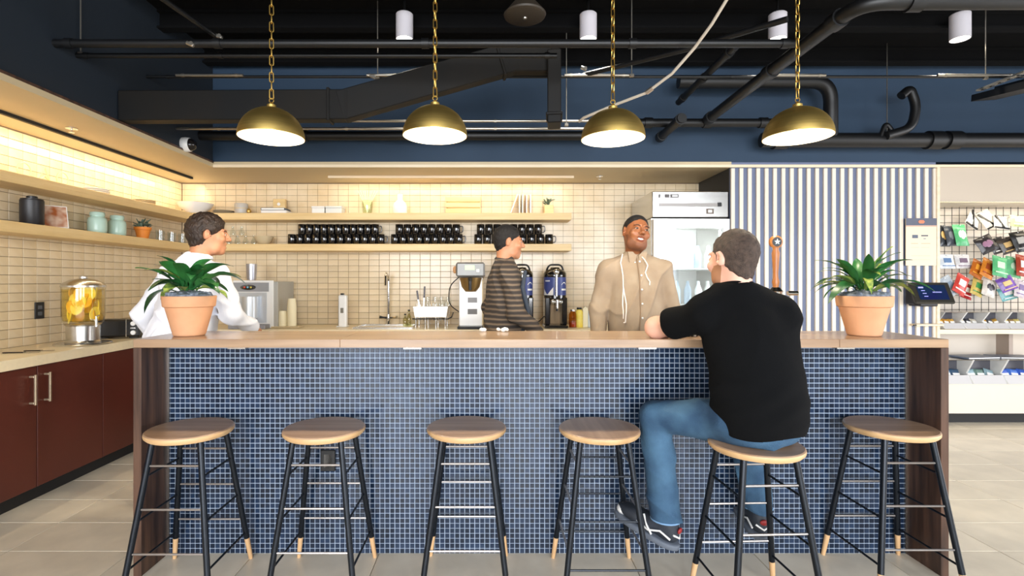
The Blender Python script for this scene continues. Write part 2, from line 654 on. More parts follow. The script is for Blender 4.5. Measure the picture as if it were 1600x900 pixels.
st_lab = ['round wooden bar stool in front of left walnut end panel', 'second bar stool from the left, before the black wall socket',
          'third bar stool from the left, near middle of tiled bar', 'empty bar stool directly left of the seated man',
          'pulled-out bar stool that the man in black sits on', 'rightmost bar stool in front of right walnut end panel']
st_pos = [(-1.335, 2.275, 0), (-.742, 2.285, 0), (-.109, 2.30, 0), (.482, 2.28, R(90)), (1.066, 2.065, R(2)), (1.80, 2.31, 0)]
st0 = stool('bar_stool', st_lab[0])
tag(st0, loc=(st_pos[0][0], st_pos[0][1], 0.002), rz=0)
for lab, (x, y, a) in list(zip(st_lab, st_pos))[1:]:
    copy_tree(st0, None, lab, (x, y, 0.002), a)

# ------------------------------------------------------------------ pendants
RIMZ = 2.04
PRD = .1565


def pendant(label):
    t = thing('pendant_lamp', label, 'pendant lamp', group='brass dome pendants over the bar')
    outp, inp = [], []
    for k in range(15):
        a = R(90 * k / 14)
        outp.append((PRD * math.cos(a), .148 * math.sin(a)))
        inp.append(((PRD - .003) * math.cos(a), .145 * math.sin(a)))
    MB().lathe([(PRD - .003, 0)] + outp, n=48).build('shade', M_brass, t)
    MB().lathe(inp, n=48).build('shade_liner', M_liner, t)
    MB().lathe([(0, .150), (.022, .150), (.022, .162), (.012, .168), (.006, .175), (0, .176)], n=20).build('cap', M_brass, t)
    MB().lathe([(.016, .143), (.016, .10), (.013, .09), (0, .09)], n=16).build('socket', M_brass, t)
    MB().ell((0, 0, .065), (.028, .028, .033), 16, 10).build('bulb', M_bulb, t)
    ring = [(0.011 * math.cos(2 * PI * k / 14), 0, .185 + .011 * math.sin(2 * PI * k / 14)) for k in range(14)]
    MB().tube(ring, .0022, 6, closed=True).build('ring', M_brassch, t)
    pts = []
    for k in range(16):
        q = 2 * PI * k / 16
        pts.append((.0092 * math.cos(q), 0, .0155 * (1 if math.sin(q) > 0 else -1) + .0092 * math.sin(q)))
    lk = MB().tube(pts, .0028, 6, closed=True).mesh('chain_link', M_brassch)
    ch = MB().cyl((0, 0, CEIL - RIMZ - .02), (0, 0, CEIL - RIMZ), .04, n=20).build('ceiling_canopy', M_brass, t)
    z = .2165
    k = 0
    while z < CEIL - RIMZ - .02:
        link('chain_link', lk, ch, (0, 0, z), (0, 0, R(90) * (k % 2) + R(25)))
        z += .0415
        k += 1
    return t


pl = [(-1.084, 2.53, 'leftmost brass dome pendant lamp hanging on a chain'), (-.2725, 2.5, 'second brass pendant from the left, above the black mugs'),
      (.608, 2.552, 'brass pendant lamp above the smiling barista'), (1.511, 2.523, 'rightmost brass pendant lamp above the seated man')]
pd0 = pendant(pl[0][2])
tag(pd0, loc=(pl[0][0], pl[0][1], RIMZ))
for x, y, lab in pl[1:]:
    copy_tree(pd0, None, lab, (x, y, RIMZ))
for x, y, lab in pl:
    d = bpy.data.lights.new('pendant_bulb_light', 'SPOT')
    d.energy = 24
    d.color = (1.0, .9, .72)
    d.spot_size = R(178)
    d.spot_blend = .3
    d.shadow_soft_size = .03
    o = bpy.data.objects.new('pendant_bulb_light', d)
    o.location = (x, y, RIMZ + .025)
    COL.objects.link(o)
    d2 = bpy.data.lights.new('pendant_bulb_glow', 'POINT')
    d2.energy = 3.0
    d2.color = (1.0, .86, .62)
    d2.shadow_soft_size = .03
    o = bpy.data.objects.new('pendant_bulb_glow', d2)
    o.location = (x, y, RIMZ + .022)
    COL.objects.link(o)

# ------------------------------------------------------------------ cylinder downlights
cl = [(632, 'leftmost white cylinder downlight under the black ceiling'), (919, 'second white cylinder downlight, above the barista pendant'),
      (1215, 'white cylinder downlight half hidden by a brass chain'), (1500, 'rightmost white cylinder downlight near the ceiling pipe')]
t = thing('cylinder_downlight', cl[0][1], 'ceiling light', group='white cylinder downlights')
MB().lathe([(.057, 0), (.0615, 0), (.0615, .178), (.055, .184), (0, .184)], n=32).build('housing', mat('lilac_white', (206, 202, 208), .5), t)
MB().lathe([(.057, .004), (.05, .012), (0, .012)], n=32).build('lamp_face', mat('downlight_face', (255, 250, 240), .5, emit=(255, 246, 228), estr=9), t)
MB().cyl((0, 0, .18), (0, 0, CEIL - 3.08), .008, n=8).build('stem', M_pipe, t)
for k, (x, lab) in enumerate(cl):
    p = px(x, 58, 3.7)
    if k == 0:
        t.location = (p.x, p.y, 3.08)
    else:
        copy_tree(t, None, lab, (p.x, p.y, 3.08))
    d = bpy.data.lights.new('downlight_beam', 'SPOT')
    d.energy = 40
    d.color = (1, .93, .82)
    d.spot_size = R(95)
    d.spot_blend = .8
    d.shadow_soft_size = .05
    o = bpy.data.objects.new('downlight_beam', d)
    o.location = (p.x, p.y, 3.075)
    COL.objects.link(o)

# ------------------------------------------------------------------ LED channels under the soffit
t = thing('led_channel', 'slim dark light channel under left soffit', 'light strip', (-2.92, 3.4, SOF))
MB().bb(-.012, .012, -2.2, 1.6, -.02, 0).build('profile', M_kick, t)
MB().bb(-.016, -.0121, -2.2, 1.6, -.018, -.002).build('diffuser', M_led, t)
area('left_led_light', (-2.945, 3.15, SOF - .022), (R(0), R(38), 0), .02, 4.2, 15, (1, .85, .6), 150)
t = thing('led_channel', 'slim bright light channel under back soffit', 'light strip', (-.385, 4.945, SOF))
MB().bb(-1.185, 1.185, -.012, .012, -.02, 0).build('profile', M_edge, t)
MB().bb(-1.185, 1.185, .0121, .016, -.018, -.002).build('diffuser', M_led, t)
area('back_led_light', (-.385, 4.97, SOF - .022), (R(38), 0, 0), 2.3, .02, 4.5, (1, .85, .6), 150)
for x, y, yy, lab in ((112, 200, 0, 'small sprinkler head recessed in left soffit'), (937, 275, 0, 'small sprinkler head recessed in back soffit')):
    Y = (SOF - CAMH) * FPX / (440 - y)
    p = px(x, y, Y)
    t = thing('sprinkler_head', lab, 'sprinkler', (p.x, p.y, SOF))
    MB().lathe([(.034, 0), (.034, -.006), (.018, -.008), (0, -.008)], n=20).build('rose', M_steel, t)
    MB().lathe([(.006, -.008), (.006, -.026), (.016, -.028), (.016, -.031), (0, -.031)], n=14).build('nozzle', M_chrome, t)

# ------------------------------------------------------------------ ceiling services
def pipe(name, label, cat, pts, r, m, n=12, rings=(), ringr=1.25):
    o = MB().tube(pts, r, n)
    ob = tag(o.build(name, m, sharp=60), label, cat)
    pts = [Vector(p) for p in pts]
    for f in rings:
        i = int(f)
        a, b = pts[i], pts[min(i + 1, len(pts) - 1)]
        c = a.lerp(b, f - i)
        d = (b - a).normalized()
        MB().cyl(c - d * r * .9, c + d * r * .9, r * ringr, n=n).build('coupling', m, ob)
    return ob


def bend(pts, k=6, rad=.12):
    """round the corners of a polyline"""
    pts = [Vector(p) for p in pts]
    out = [pts[0]]
    for i in range(1, len(pts) - 1):
        a, b, c = pts[i - 1], pts[i], pts[i + 1]
        u = (a - b)
        v = (c - b)
        r = min(rad, u.length * .45, v.length * .45)
        p, q = b + u.normalized() * r, b + v.normalized() * r
        for s_ in range(k + 1):
            f = s_ / k
            out.append(p * (1 - f) ** 2 + b * 2 * f * (1 - f) + q * f * f)
    return out + [pts[-1]]


z1 = px(0, 68, 2.92).z
pipe('ceiling_pipe', 'long straight black pipe crossing above all pendants', 'pipe', [(SX, 2.92, z1), (px(1243, 68, 2.92).x, 2.92, z1)], .023, M_pipe, rings=(.02, .22, .5, .78, .985))
z2 = px(0, 87, 3.075).z
pipe('ceiling_pipe', 'thinner black pipe running just below the long pipe at left', 'pipe', [(SX, 3.075, z2), (px(870, 87, 3.075).x, 3.075, z2)], .015, M_pipe, rings=(.02, .3, .98))
z3 = px(0, 120, 3.7).z
pipe('thin_conduit', 'thin conduit crossing the full width below the long pipe', 'conduit', [(SX, 3.7, z3), (5.2, 3.7, z3)], .011, M_pipe, 8, rings=(.02, .3, .55, .85))
for a, b, lab in ((275, 380, 'short bright steel conduit piece by the left soffit'), (573, 622, 'bright steel strut piece hung above second pendant gap'), (882, 985, 'bright steel conduit piece left of third pendant chain'), (1196, 1290, 'bright steel conduit piece around rightmost pendant chain'), (1465, 1592, 'bright steel conduit piece at the far right')):
    A, B = px(a, 117.5, 3.682), px(b, 117.5, 3.682)
    pipe('steel_conduit', lab, 'conduit', [A, B], .010, M_cond, 8, rings=(.1, .9))
for yy, d, lab in ((189, 4.05, 'upper silver conduit running along the blue back wall'), (201, 4.05, 'lower silver conduit running along the blue back wall')):
    z = px(0, yy, d).z
    pipe('steel_conduit', lab, 'conduit', [(SX, d, z), (px(940, yy, d).x, d, z)], .011, M_cond, 8, rings=(.1, .4, .75))
z = px(0, 212, 4.38).z
pipe('ceiling_pipe', 'black pipe low on the blue wall behind left pendants', 'pipe', [(SX, 4.38, z), (px(960, 212, 4.38).x, 4.38, z)], .04, M_pipe, rings=(.25, .6))
z = px(0, 192, 4.3).z
pipe('ceiling_pipe', 'black pipe between the third and fourth pendants', 'pipe', [px(985, 192, 4.3), px(1215, 192, 4.3)], .036, M_pipe, rings=(.12, .52, .9))
A = px(1190, 219, 4.4)
pipe('ceiling_pipe', 'thick black pipe low on blue wall at far right', 'pipe', [A, (7.6, 4.4, A.z)], .062, M_pipe, 18, rings=(.03, .28, .31, .55))
pipe('ceiling_pipe', 'black pipe elbow turning down behind rightmost pendant', 'pipe', bend([px(1060, 128, 4.35), px(1298, 128, 4.35), px(1298, 219, 4.4)], 8, .16), .055, M_pipe, 14)
pipe('curved_hose', 'black hook-shaped hose rising from thick right pipe', 'hose', bend([px(1385, 212, 4.33), px(1425, 200, 4.33), px(1432, 165, 4.33), px(1422, 138, 4.33), px(1408, 150, 4.33)], 6, .12), .036, M_pipe, 12)
pipe('curved_hose', 'short black stub pipe beside the hook-shaped hose', 'hose', bend([px(1376, 214, 4.36), px(1384, 192, 4.36), px(1394, 205, 4.36)], 6, .08), .02, M_pipe, 10)
# pipe running towards the viewer, then turning right
zz = px(1103, 190, 4.3).z
pipe('ceiling_pipe', 'thick black pipe slanting up towards viewer and turning right', 'pipe', bend([(1.80, 4.30, zz), (1.78, 2.46, zz), (7.6, 2.46, zz + .02)], 8, .14), .038, M_pipe, 14, rings=(.06, .6, .98, 9.02, 9.2))
pipe('ceiling_pipe', 'short black pipe stub pointing back beside third pendant', 'pipe', [px(1030, 216, 4.5), px(1066, 184, 3.95)], .036, M_pipe, rings=(.1, .9))
pipe('ceiling_pipe', 'black slanted pipe above the pipe between right pendants', 'pipe', [px(1060, 160, 4.3), px(1150, 72, 3.3)], .026, M_pipe, rings=(.1, .5, .9))
pipe('ceiling_pipe', 'thin black pipe fanning up right from third chain', 'pipe', [px(912, 117, 3.7), px(1070, 78, 3.3), px(1230, 30, 2.8)], .017, M_pipe, 10)
pipe('ceiling_pipe', 'black pipe sloping up at the top left corner', 'pipe', [px(345, 62, 3.0), px(245, -8, 2.5)], .013, M_pipe, 8, rings=(.05,))
pts = [px(1140, -8, 2.6), px(1112, 38, 2.7), px(1085, 75, 2.8), px(1050, 115, 2.9), px(1010, 145, 3.0), px(960, 164, 3.1), px(912, 184, 3.2), px(905, 190, 3.25)]
sm = []
for i in range(len(pts) - 1):
    for k in range(4):
        f = k / 4
        sm.append(pts[i].lerp(pts[i + 1], f))
sm.append(pts[-1])
cab = tag(MB().tube(sm, .0085, 8).build('flexible_conduit', mat('pale_conduit', (196, 186, 170), .45, .3)), 'pale flexible conduit looping down to the third pendant', 'conduit')
MB().cyl(sm[15], sm[16], .014, n=10).build('clamp', M_cond, cab)
# hanging rods
for x, y0, y1, d, lab in ((126, -30, 84, 3.075, 'threaded hanger rod at the top left blue wall'), (590, 70, 121, 3.7, 'threaded rod hanging above the second pendant gap'), (885, 72, 195, 3.9, 'long threaded rod beside the angled duct end'),
                          (1540, 60, 122, 3.7, 'threaded rod holding conduit at the far right'), (1386, 122, 208, 4.36, 'thin rod dropping to thick right pipe'), (987, -20, 118, 3.5, 'faint thin rod right of third pendant chain')):
    A, B = px(x, y0, d), px(x, y1, d)
    A.z = CEIL
    o = tag(MB().cyl(A, B, .004, n=6).build('hanger_rod', M_cond), lab, 'rod')
    MB().rbox(B, (.03, .02, .02), .003).build('clamp', M_cond, o)
# strut and beam at far right
A, B = px(1530, 141, 3.75), px(1640, 97, 3.05)
st = thing('steel_strut', 'perforated steel strut slanting at the top right', 'strut', A)
d = B - A
MB().box(d / 2, (.04, d.length, .012), d.to_track_quat('Y', 'Z').to_matrix()).build('channel', M_cond, st)
for k in range(7):
    MB().box(d * (k + .6) / 7.4 + Vector((0, 0, -.008)), (.016, .03, .006), d.to_track_quat('Y', 'Z').to_matrix()).build('slot', M_blackp, st)
A, B = px(1525, 152, 4.0), px(1660, 118, 3.2)
d = B - A
ob = thing('cable_tray', 'dark cable tray beneath the strut at top right', 'cable tray', A)
MB().box(d / 2 + Vector((.06, 0, 0)), (.16, d.length, .05), d.to_track_quat('Y', 'Z').to_matrix()).build('tray', M_pipe, ob)
MB().box(d / 2 + Vector((.145, 0, .03)), (.01, d.length, .1), d.to_track_quat('Y', 'Z').to_matrix()).build('side_rail', M_pipe, ob)
# rectangular duct: level, rising, then dropping
M_duct = mat('duct_paint', (14, 15, 16), .6, col2=(24, 20, 14), vscale=2, spec=.25)
dz = [px(185, 168, 3.45), px(540, 166, 3.45), px(800, 92, 3.5), px(866, 92, 3.52), px(866, 190, 3.54)]
dz[0].x = SX + .035
duct = thing('air_duct', 'dark rectangular air duct rising left to right and dropping', 'duct', dz[0])
hh, ww = .046, .1
for i in range(4):
    a, b = dz[i] - dz[0], dz[i + 1] - dz[0]
    d = b - a
    M3 = d.to_track_quat('X', 'Y').to_matrix()
    MB().rbox((a + b) / 2, (d.length + .06, ww * 2, hh * 2), .006, M3).build('duct_section', M_duct, duct)
    MB().rbox(a.lerp(b, .93), (.02, ww * 2 + .02, hh * 2 + .02), .004, M3).build('flange', M_duct, duct)
# round ceiling speaker
p = px(820, 27, 3.2)
t = thing('ceiling_speaker', 'round brown hanging speaker between second and third pendants', 'speaker', p)
MB().lathe([(0, -.004), (.11, -.002), (.128, .006), (.132, .016), (.12, .03), (.07, .09), (.02, .1), (0, .1)], n=36).build('dish', mat('brown_speaker', (54, 46, 36), .55), t)
MB().lathe([(0, -.012), (.012, -.011), (.014, -.004), (0, -.003)], n=14).build('badge', M_cond, t)
MB().cyl((0, 0, .1), (0, 0, CEIL - p.z), .006, n=8).build('stem', M_pipe, t)
# white brackets on pipes
for x, y, d, lab in ((297, 69, 2.89, 'white pipe clip on the long pipe above left soffit'), (341, 57, 2.95, 'bright white bracket above the long pipe at left'), (582, 120, 3.66, 'small silver clamp hanging above second pendant gap'), (912, 107, 3.63, 'small silver clamp left of third chain')):
    q = px(x, y, d)
    t = thing('pipe_bracket', lab, 'bracket', q)
    MB().rbox((0, 0, 0), (.045, .02, .02), .004, Euler((0, R(25), 0)).to_matrix()).build('plate', M_cond, t)
    MB().cyl((.01, -.012, 0), (.01, .012, 0), .012, n=10).build('bolt', M_cond, t)
# security camera dome on the soffit face
Y = 2.487 * FPX / (767 - 287)
p = px(287, 226, Y)
t = thing('security_camera', 'white dome security camera on blue wall above soffit', 'camera', (SX, p.y, p.z), R(90))
Mx = Euler((R(90), 0, 0)).to_matrix()
MB().lathe([(.058, 0), (.06, .02), (.056, .05), (.05, .058)], n=28, M=Mx).build('base', M_whitep, t)
MB().ell((0, -.058, 0), (.048, .046, .048), 20, 12).build('dome', mat('dome_black', (28, 26, 26), .12), t)

# ------------------------------------------------------------------ shelves
SHD = .25
for zt, which in ((2.008, 'upper'), (1.702, 'lower')):
    t = thing('wall_shelf', '%s birch shelf running along the left tiled wall' % which, 'shelf', (LW, 3.6, zt))
    MB().rbox((SHD / 2 + .002, 0.2, -.034), (SHD - .004, 3.0 - .004, .068), .003).build('board', M_birchy, t)
    for k in range(3):
        MB().bb(SHD - .001, SHD + .0015, -1.3, 1.448, -.058 + k * .02, -.056 + k * .02).build('ply_line', M_birch, t)
    t = thing('wall_shelf', '%s birch shelf running along the back tiled wall' % which, 'shelf', (-1.2, BW, zt))
    x0, x1 = LW + SHD + .002, px(893, 0, 5.05).x
    MB().rbox(((x0 + x1) / 2 + 1.2, -SHD / 2 - .004, -.034), (x1 - x0, SHD - .006, .068), .003).build('board', M_birch, t)

# ------------------------------------------------------------------ worktop and base cabinets
CF = 4.70
wt = MB()
wt.prism([(LW + .003, 0.9), (-2.70, 0.9), (-2.70, CF), (1.44, CF), (1.44, BW - .003), (LW + .003, BW - .003)], (CTOP - .06, CTOP), 'z')
tag(wt.build('worktop', M_quartz), 'cream stone worktop running along left and back walls', 'worktop')


def cabinet(label, loc, rz, wdt, dep, ndoor, handles):
    """front faces local -y; origin at floor, centre of the front"""
    t = thing('base_cabinet', label, 'cabinet', loc, rz, 'oxblood base cabinets')
    MB().bb(-wdt / 2 + .002, wdt / 2 - .002, .022, dep, .1, CTOP - .062).build('carcass', M_red, t)
    MB().bb(-wdt / 2, wdt / 2, .07, dep - .05, 0.003, .099).build('toe_kick', M_kick, t)
    dw = wdt / ndoor
    for k in range(ndoor):
        xc = -wdt / 2 + dw * (k + .5)
        d = MB().rbox((xc, .011, (.1 + CTOP - .066) / 2), (dw - .005, .02, CTOP - .066 - .1), .002).build('door', M_red, t)
        if handles:
            hx = xc + (dw / 2 - .05) * (1 if k % 2 == 0 else -1)
            h = MB()
            h.rbox((hx, -.034, CTOP - .2), (.012, .012, .18), .002)
            for zz in (CTOP - .278, CTOP - .122):
                h.rbox((hx, -.014, zz), (.012, .03, .012), .002)
            h.build('handle', mat('champagne_metal', (206, 188, 160), .35, .8), d)
    return t


# left run: front faces +x
for k, (yc, lab) in enumerate(((3.07, 'oxblood two-door base cabinet with steel handles at far left'), (4.11, 'oxblood two-door base cabinet half hidden behind the bar end'), (2.03, 'oxblood two-door base cabinet cut off by left picture edge'))):
    cabinet(lab, (-2.72, yc, 0), R(90), 1.04, .46, 2, True)
for k in range(4):
    cabinet(['back wall base cabinet under the ice dispenser', 'back wall base cabinet under the sink', 'back wall base cabinet under the coffee brewer', 'back wall base cabinet under the coffee urns'][k], (-2.17 + k * 1.0, CF + .02, 0), 0, 1.0, .56, 2, True)

# outlet on the left wall
c = (LW, LW * -FPX / 707, 1.126)
t = thing('wall_outlet', 'black outlet plate on left tiled wall', 'outlet', (LW + .004, 3.62, 1.126))
MB().rbox((.004, 0, 0), (.008, .075, .118), .002).build('plate', M_blackp, t)
for zz in (-.022, .022):
    MB().rbox((.009, 0, zz), (.004, .034, .03), .002).build('socket', M_blackgl, t)


# ------------------------------------------------------------------ small vessels
def lathe_thing(name, label, cat, loc, prof, m, n=24, group=None, extra=()):
    o = MB().lathe(prof, n=n).build(name, m, None, 50)
    tag(o, label, cat, group, None, loc)
    for nm, p2, m2 in extra:
        MB().lathe(p2, n=n).build(nm, m2, o, 50)
    return o


ZS1, ZS2 = 1.702, 2.008    # shelf tops
Q = .001
# left lower shelf
YL = lambda x: 3.07 * FPX / (767 - x)
t = thing('canister', 'matt black lidded canister on lower left shelf', 'canister', (-3.07, YL(50), ZS1 + Q))
MB().lathe([(0, 0), (.06, 0), (.064, .006), (.064, .168), (.061, .172), (0, .172)], n=32).build('body', mat('matt_black', (28, 28, 32), .4), t)
MB().lathe([(.061, .172), (.061, .178), (.03, .184), (.03, .196), (.02, .2), (0, .2)], n=28).build('lid', M_blackp, t)
t = thing('photo_print', 'orange and white photo print leaning against black canister', 'picture', (-3.06, YL(83), ZS1 + Q), R(52))
Mt = Euler((R(-20), 0, 0)).to_matrix()
MB().box((0, .03, .085), (.16, .006, .17), Mt).build('board', M_paper, t)
MB().box((0, .0262, .086), (.148, .002, .156), Mt).build('print', mat('photo_mix', (238, 222, 200), .4, col2=(176, 96, 50), vscale=14, detail=2), t)
MB().bb(-.09, -.082, .0, .07, 0, .16).build('easel', M_blackp, t)
for x, lab in ((152, 'mint ceramic jar on left shelf, nearer the photo print'), (183, 'mint ceramic jar on left shelf, nearer the small plant')):
    lathe_thing('ceramic_jar', lab, 'jar', (-3.07, YL(x), ZS1 + Q), [(0, 0), (.052, 0), (.061, .008), (.064, .03), (.064, .1), (.058, .122), (.044, .132), (.044, .136), (.049, .138), (.049, .163), (.044, .168), (0, .168)], M_mint, 28, 'mint jars on the left shelf')


def small_plant(label, loc, sc, potm, nl, seed, box=False):
    rnd = random.Random(seed)
    t = thing('potted_plant', label, 'plant', loc)
    if box:
        MB().rbox((0, 0, .04 * sc), (.085 * sc, .085 * sc, .08 * sc), .003).build('pot', potm, t)
        tp = .08 * sc
    else:
        MB().lathe([(0, 0), (.04 * sc, 0), (.055 * sc, .075 * sc), (.062 * sc, .078 * sc), (.064 * sc, .1 * sc), (.056 * sc, .1 * sc), (.052 * sc, .085 * sc), (0, .085 * sc)], n=24).build('pot', potm, t)
        tp = .09 * sc
    lf = MB()
    lf.ell((0, .022, .004), (.010, .024, .004), 8, 5)
    me = lf.mesh('leaf', M_leafsucc)
    for k in range(nl):
        a = rnd.uniform(0, 2 * PI)
        r = rnd.uniform(0, .04 * sc)
        o = link('leaf', me, t, (r * math.cos(a), r * math.sin(a), tp + rnd.uniform(0, .05) * sc), (rnd.uniform(.1, 1.2), 0, a - PI / 2))
        o.scale = (sc,) * 3
    return t


M_leafsucc = mat('succulent', (112, 128, 112), .5, col2=(70, 92, 74), vscale=20, rand=.2)
small_plant('small succulent in orange terracotta pot on left shelf', (-3.07, YL(223), ZS1 + Q), 1.05, mat('orange_pot', (232, 140, 50), .6), 34, 5)
# tumblers on the corner of the left lower shelf
for k in range(5):
    y = 4.72 + k * .085
    x = -3.05 - .05 * (k % 2)
    o = MB().lathe([(0, .004), (.03, .004), (.032, 0), (.036, .1), (.034, .1), (.03, .008), (0, .008)], n=18).build('glass_tumbler', M_glass)
    tag(o, 'clear glass tumbler on corner of left shelf, %s from small plant' % ORD[k], 'glass', 'tumblers in the shelf corner', None, (x, y, ZS1 + Q))
# left upper shelf: faint pale things
for k, (x, lab) in enumerate(((40, 'pale wire letter ornament on upper left shelf, nearest the camera'), (72, 'pale wire hoop ornament on upper left shelf'), (100, 'pale wire ornament on upper left shelf, farthest from camera'))):
    p = [(0, .05 * math.cos(2 * PI * i / 20), .055 + .05 * math.sin(2 * PI * i / 20)) for i in range(20)] if k != 1 else [(0, -.05, 0.004), (0, .0, .11), (0, .05, 0.004), (0, .0, .05)]
    t = tag(MB().tube(p, .004, 6, closed=True).build('wire_ornament', mat('pale_wire', (236, 214, 160), .4)), lab, 'ornament', 'wire ornaments', None, (-3.08, YL(x), ZS2 + .002))
    MB().rbox((0, 0, .001), (.04, .06, .004), .001).build('foot', M_birch, t)
for k, (x, lab) in enumerate(((150, 'low white dish stack on upper left shelf'), (225, 'low cream dish stack on upper left shelf near corner'))):
    t = thing('plate_stack', lab, 'plates', (-3.07, YL(x), ZS2 + Q))
    for q in range(3):
        MB().lathe([(0, .004 + q * .012), (.05, .002 + q * .012), (.09, .012 + q * .012), (.088, .015 + q * .012), (.05, .006 + q * .012), (0, .007 + q * .012)], n=28).build('plate', [M_white, M_cream][k], t)

# back upper shelf
YB = 5.17


def X(x, y=YB):
    return (x - 767) / FPX * y


lathe_thing('serving_bowl', 'wide white serving bowl in upper shelf corner', 'bowl', (X(305, 5.1), 5.1, ZS2 + Q), [(0, 0), (.07, 0), (.08, .006), (.14, .055), (.165, .098), (.161, .098), (.135, .058), (.07, .012), (0, .01)], M_white, 36)
t = thing('plate_stack', 'flat grey plate stack beside white serving bowl', 'plates', (X(350), YB, ZS2 + Q))
for q in range(3):
    MB().lathe([(0, .003 + q * .011), (.05, .001 + q * .011), (.1, .01 + q * .011), (.098, .013 + q * .011), (.05, .005 + q * .011), (0, .006 + q * .011)], n=28).build('plate', mat('stone_glaze', (196, 182, 156), .4), t)
t = thing('ceramic_pot', 'grey banded ceramic pot with brass knob on upper shelf', 'pot', (X(377), YB, ZS2 + Q))
MB().lathe([(0, 0), (.06, 0), (.063, .005), (.063, .052)], n=28).build('body', mat('grey_glaze', (190, 186, 178), .4), t)
MB().lathe([(.0635, .052), (.0635, .062)], n=28).build('band', M_cream, t)
MB().lathe([(.063, .062), (.063, .1), (.058, .108), (0, .108)], n=28).build('upper_body', mat('grey_glaze', (190, 186, 178), .4), t)
MB().ell((.082, -.01, .03), (.022, .022, .028), 12, 8).build('knob', M_brass, t)
t = thing('book', 'white thick book at bottom of shelf stack', 'book', (X(433), YB, ZS2 + Q))
MB().rbox((0, 0, .015), (.25, .17, .03), .002).build('cover', M_white, t)
MB().bb(.12, .1262, -.08, .08, .004, .026).build('pages', M_paper, t)
t = thing('book', 'dark slate book lying on the white shelf book', 'book', (X(431), YB, ZS2 + .033))
MB().rbox((0, 0, .012), (.235, .16, .024), .002).build('cover', mat('slate_cover', (76, 88, 104), .5), t)
MB().bb(-.11, .115, -.0808, -.078, .004, .020).build('pages', M_paper, t)
t = thing('tea_box', 'square wooden block ornament standing on shelf books', 'box', (X(436), YB + .02, ZS2 + .058))
MB().rbox((0, 0, .05), (.12, .05, .1), .004).build('frame', M_birch, t)
MB().lathe([(0, 0), (.016, 0), (.016, .004), (0, .005)], n=16, M=Euler((R(90), 0, 0)).to_matrix(), c=(0, -.026, .045)).build('button', M_white, t)
for x, wd, m, lab in ((500, .125, M_white, 'white low box on upper shelf beside pale grey box'), (524, .16, mat('pale_grey_card', (214, 218, 216), .5), 'pale grey low box on upper shelf beside white box')):
    t = thing('storage_box', lab, 'box', (X(x), YB, ZS2 + Q))
    MB().rbox((0, 0, .028), (wd, .12, .056), .003).build('base', m, t)
    MB().rbox((0, 0, .066), (wd + .006, .126, .018), .003).build('lid', m, t)
t = thing('striped_vase', 'pale green ribbed vase with fanning stems on upper shelf', 'vase', (X(574), YB, ZS2 + Q))
MB().lathe([(0, 0), (.04, 0), (.05, .03), (.055, .1), (.05, .14), (.046, .14), (.05, .1), (.04, .01), (0, .01)], n=20).build('body', glass('pale_green_glass', (244, 248, 238)), t)
M_pale = mat('pale_stem', (226, 232, 196), .6)
for k in range(9):
    a = -.6 + 1.2 * k / 8
    MB().tube([(0, 0, .02), (a * .06, 0, .12), (a * .16, .01 * (k % 3), .24)], [.004, .006, .003], 6).build('stem', M_pale, t)
lathe_thing('ceramic_bottle', 'white bulbous ceramic bottle on bright upper shelf', 'bottle', (X(625), YB, ZS2 + Q), [(0, 0), (.068, 0), (.074, .01), (.074, .085), (.06, .115), (.036, .135), (.028, .15), (.028, .2), (.034, .205), (.028, .205), (.024, .15), (0, .14)], M_white, 28)
t = thing('wooden_crate', 'slatted birch crate on bright upper shelf', 'crate', (X(724), YB, ZS2 + Q))
for k in range(3):
    for s in (-1, 1):
        MB().rbox((0, s * .07, .027 + k * .057), (.35, .01, .046), .002).build('slat', M_birch, t)
for s in (-1, 1):
    MB().rbox((s * .17, 0, .085), (.012, .128, .165), .002).build('end_panel', M_birch, t)
MB().rbox((0, 0, .005), (.325, .128, .008), .001).build('bottom', M_birch, t)
# leaning and upright books
bl = [(828, .0, .012, .19, M_white, 'tall thin white book upright at right end of leaning books'), (822, 0, .014, .19, mat('cover_rose', (206, 160, 140), .5), 'rose book upright second from right among leaning books'),
      (816, 0, .014, .2, mat('cover_grey', (150, 158, 152), .5), 'grey upright book in the middle of leaning books'), (811, 0, .012, .19, M_white, 'white upright book propping the leaning board')]
for x, a, wd, hgt, m, lab in bl:
    t = thing('book', lab, 'book', (X(x), YB, ZS2 + Q))
    MB().rbox((0, 0, hgt / 2), (wd, .14, hgt), .0015).build('cover', m, t)
    MB().bb(-wd / 2 + .002, wd / 2 - .002, -.0712, -.068, .004, hgt - .004).build('pages', M_paper, t)
t = thing('leaning_board', 'pale board leaning against the upright shelf books', 'board', (X(797), YB, ZS2 + Q))
Mr = Euler((0, R(20), 0)).to_matrix()
MB().rbox((.038, 0, .098), (.012, .15, .2), .0015, Mr).build('face', M_white, t)
MB().rbox((.046, 0, .095), (.004, .14, .185), .001, Mr).build('backing', M_birch, t)
small_plant('tiny plant in square wooden cube planter on upper shelf', (X(857), YB, ZS2 + Q), 1.1, M_birch, 16, 9, True)

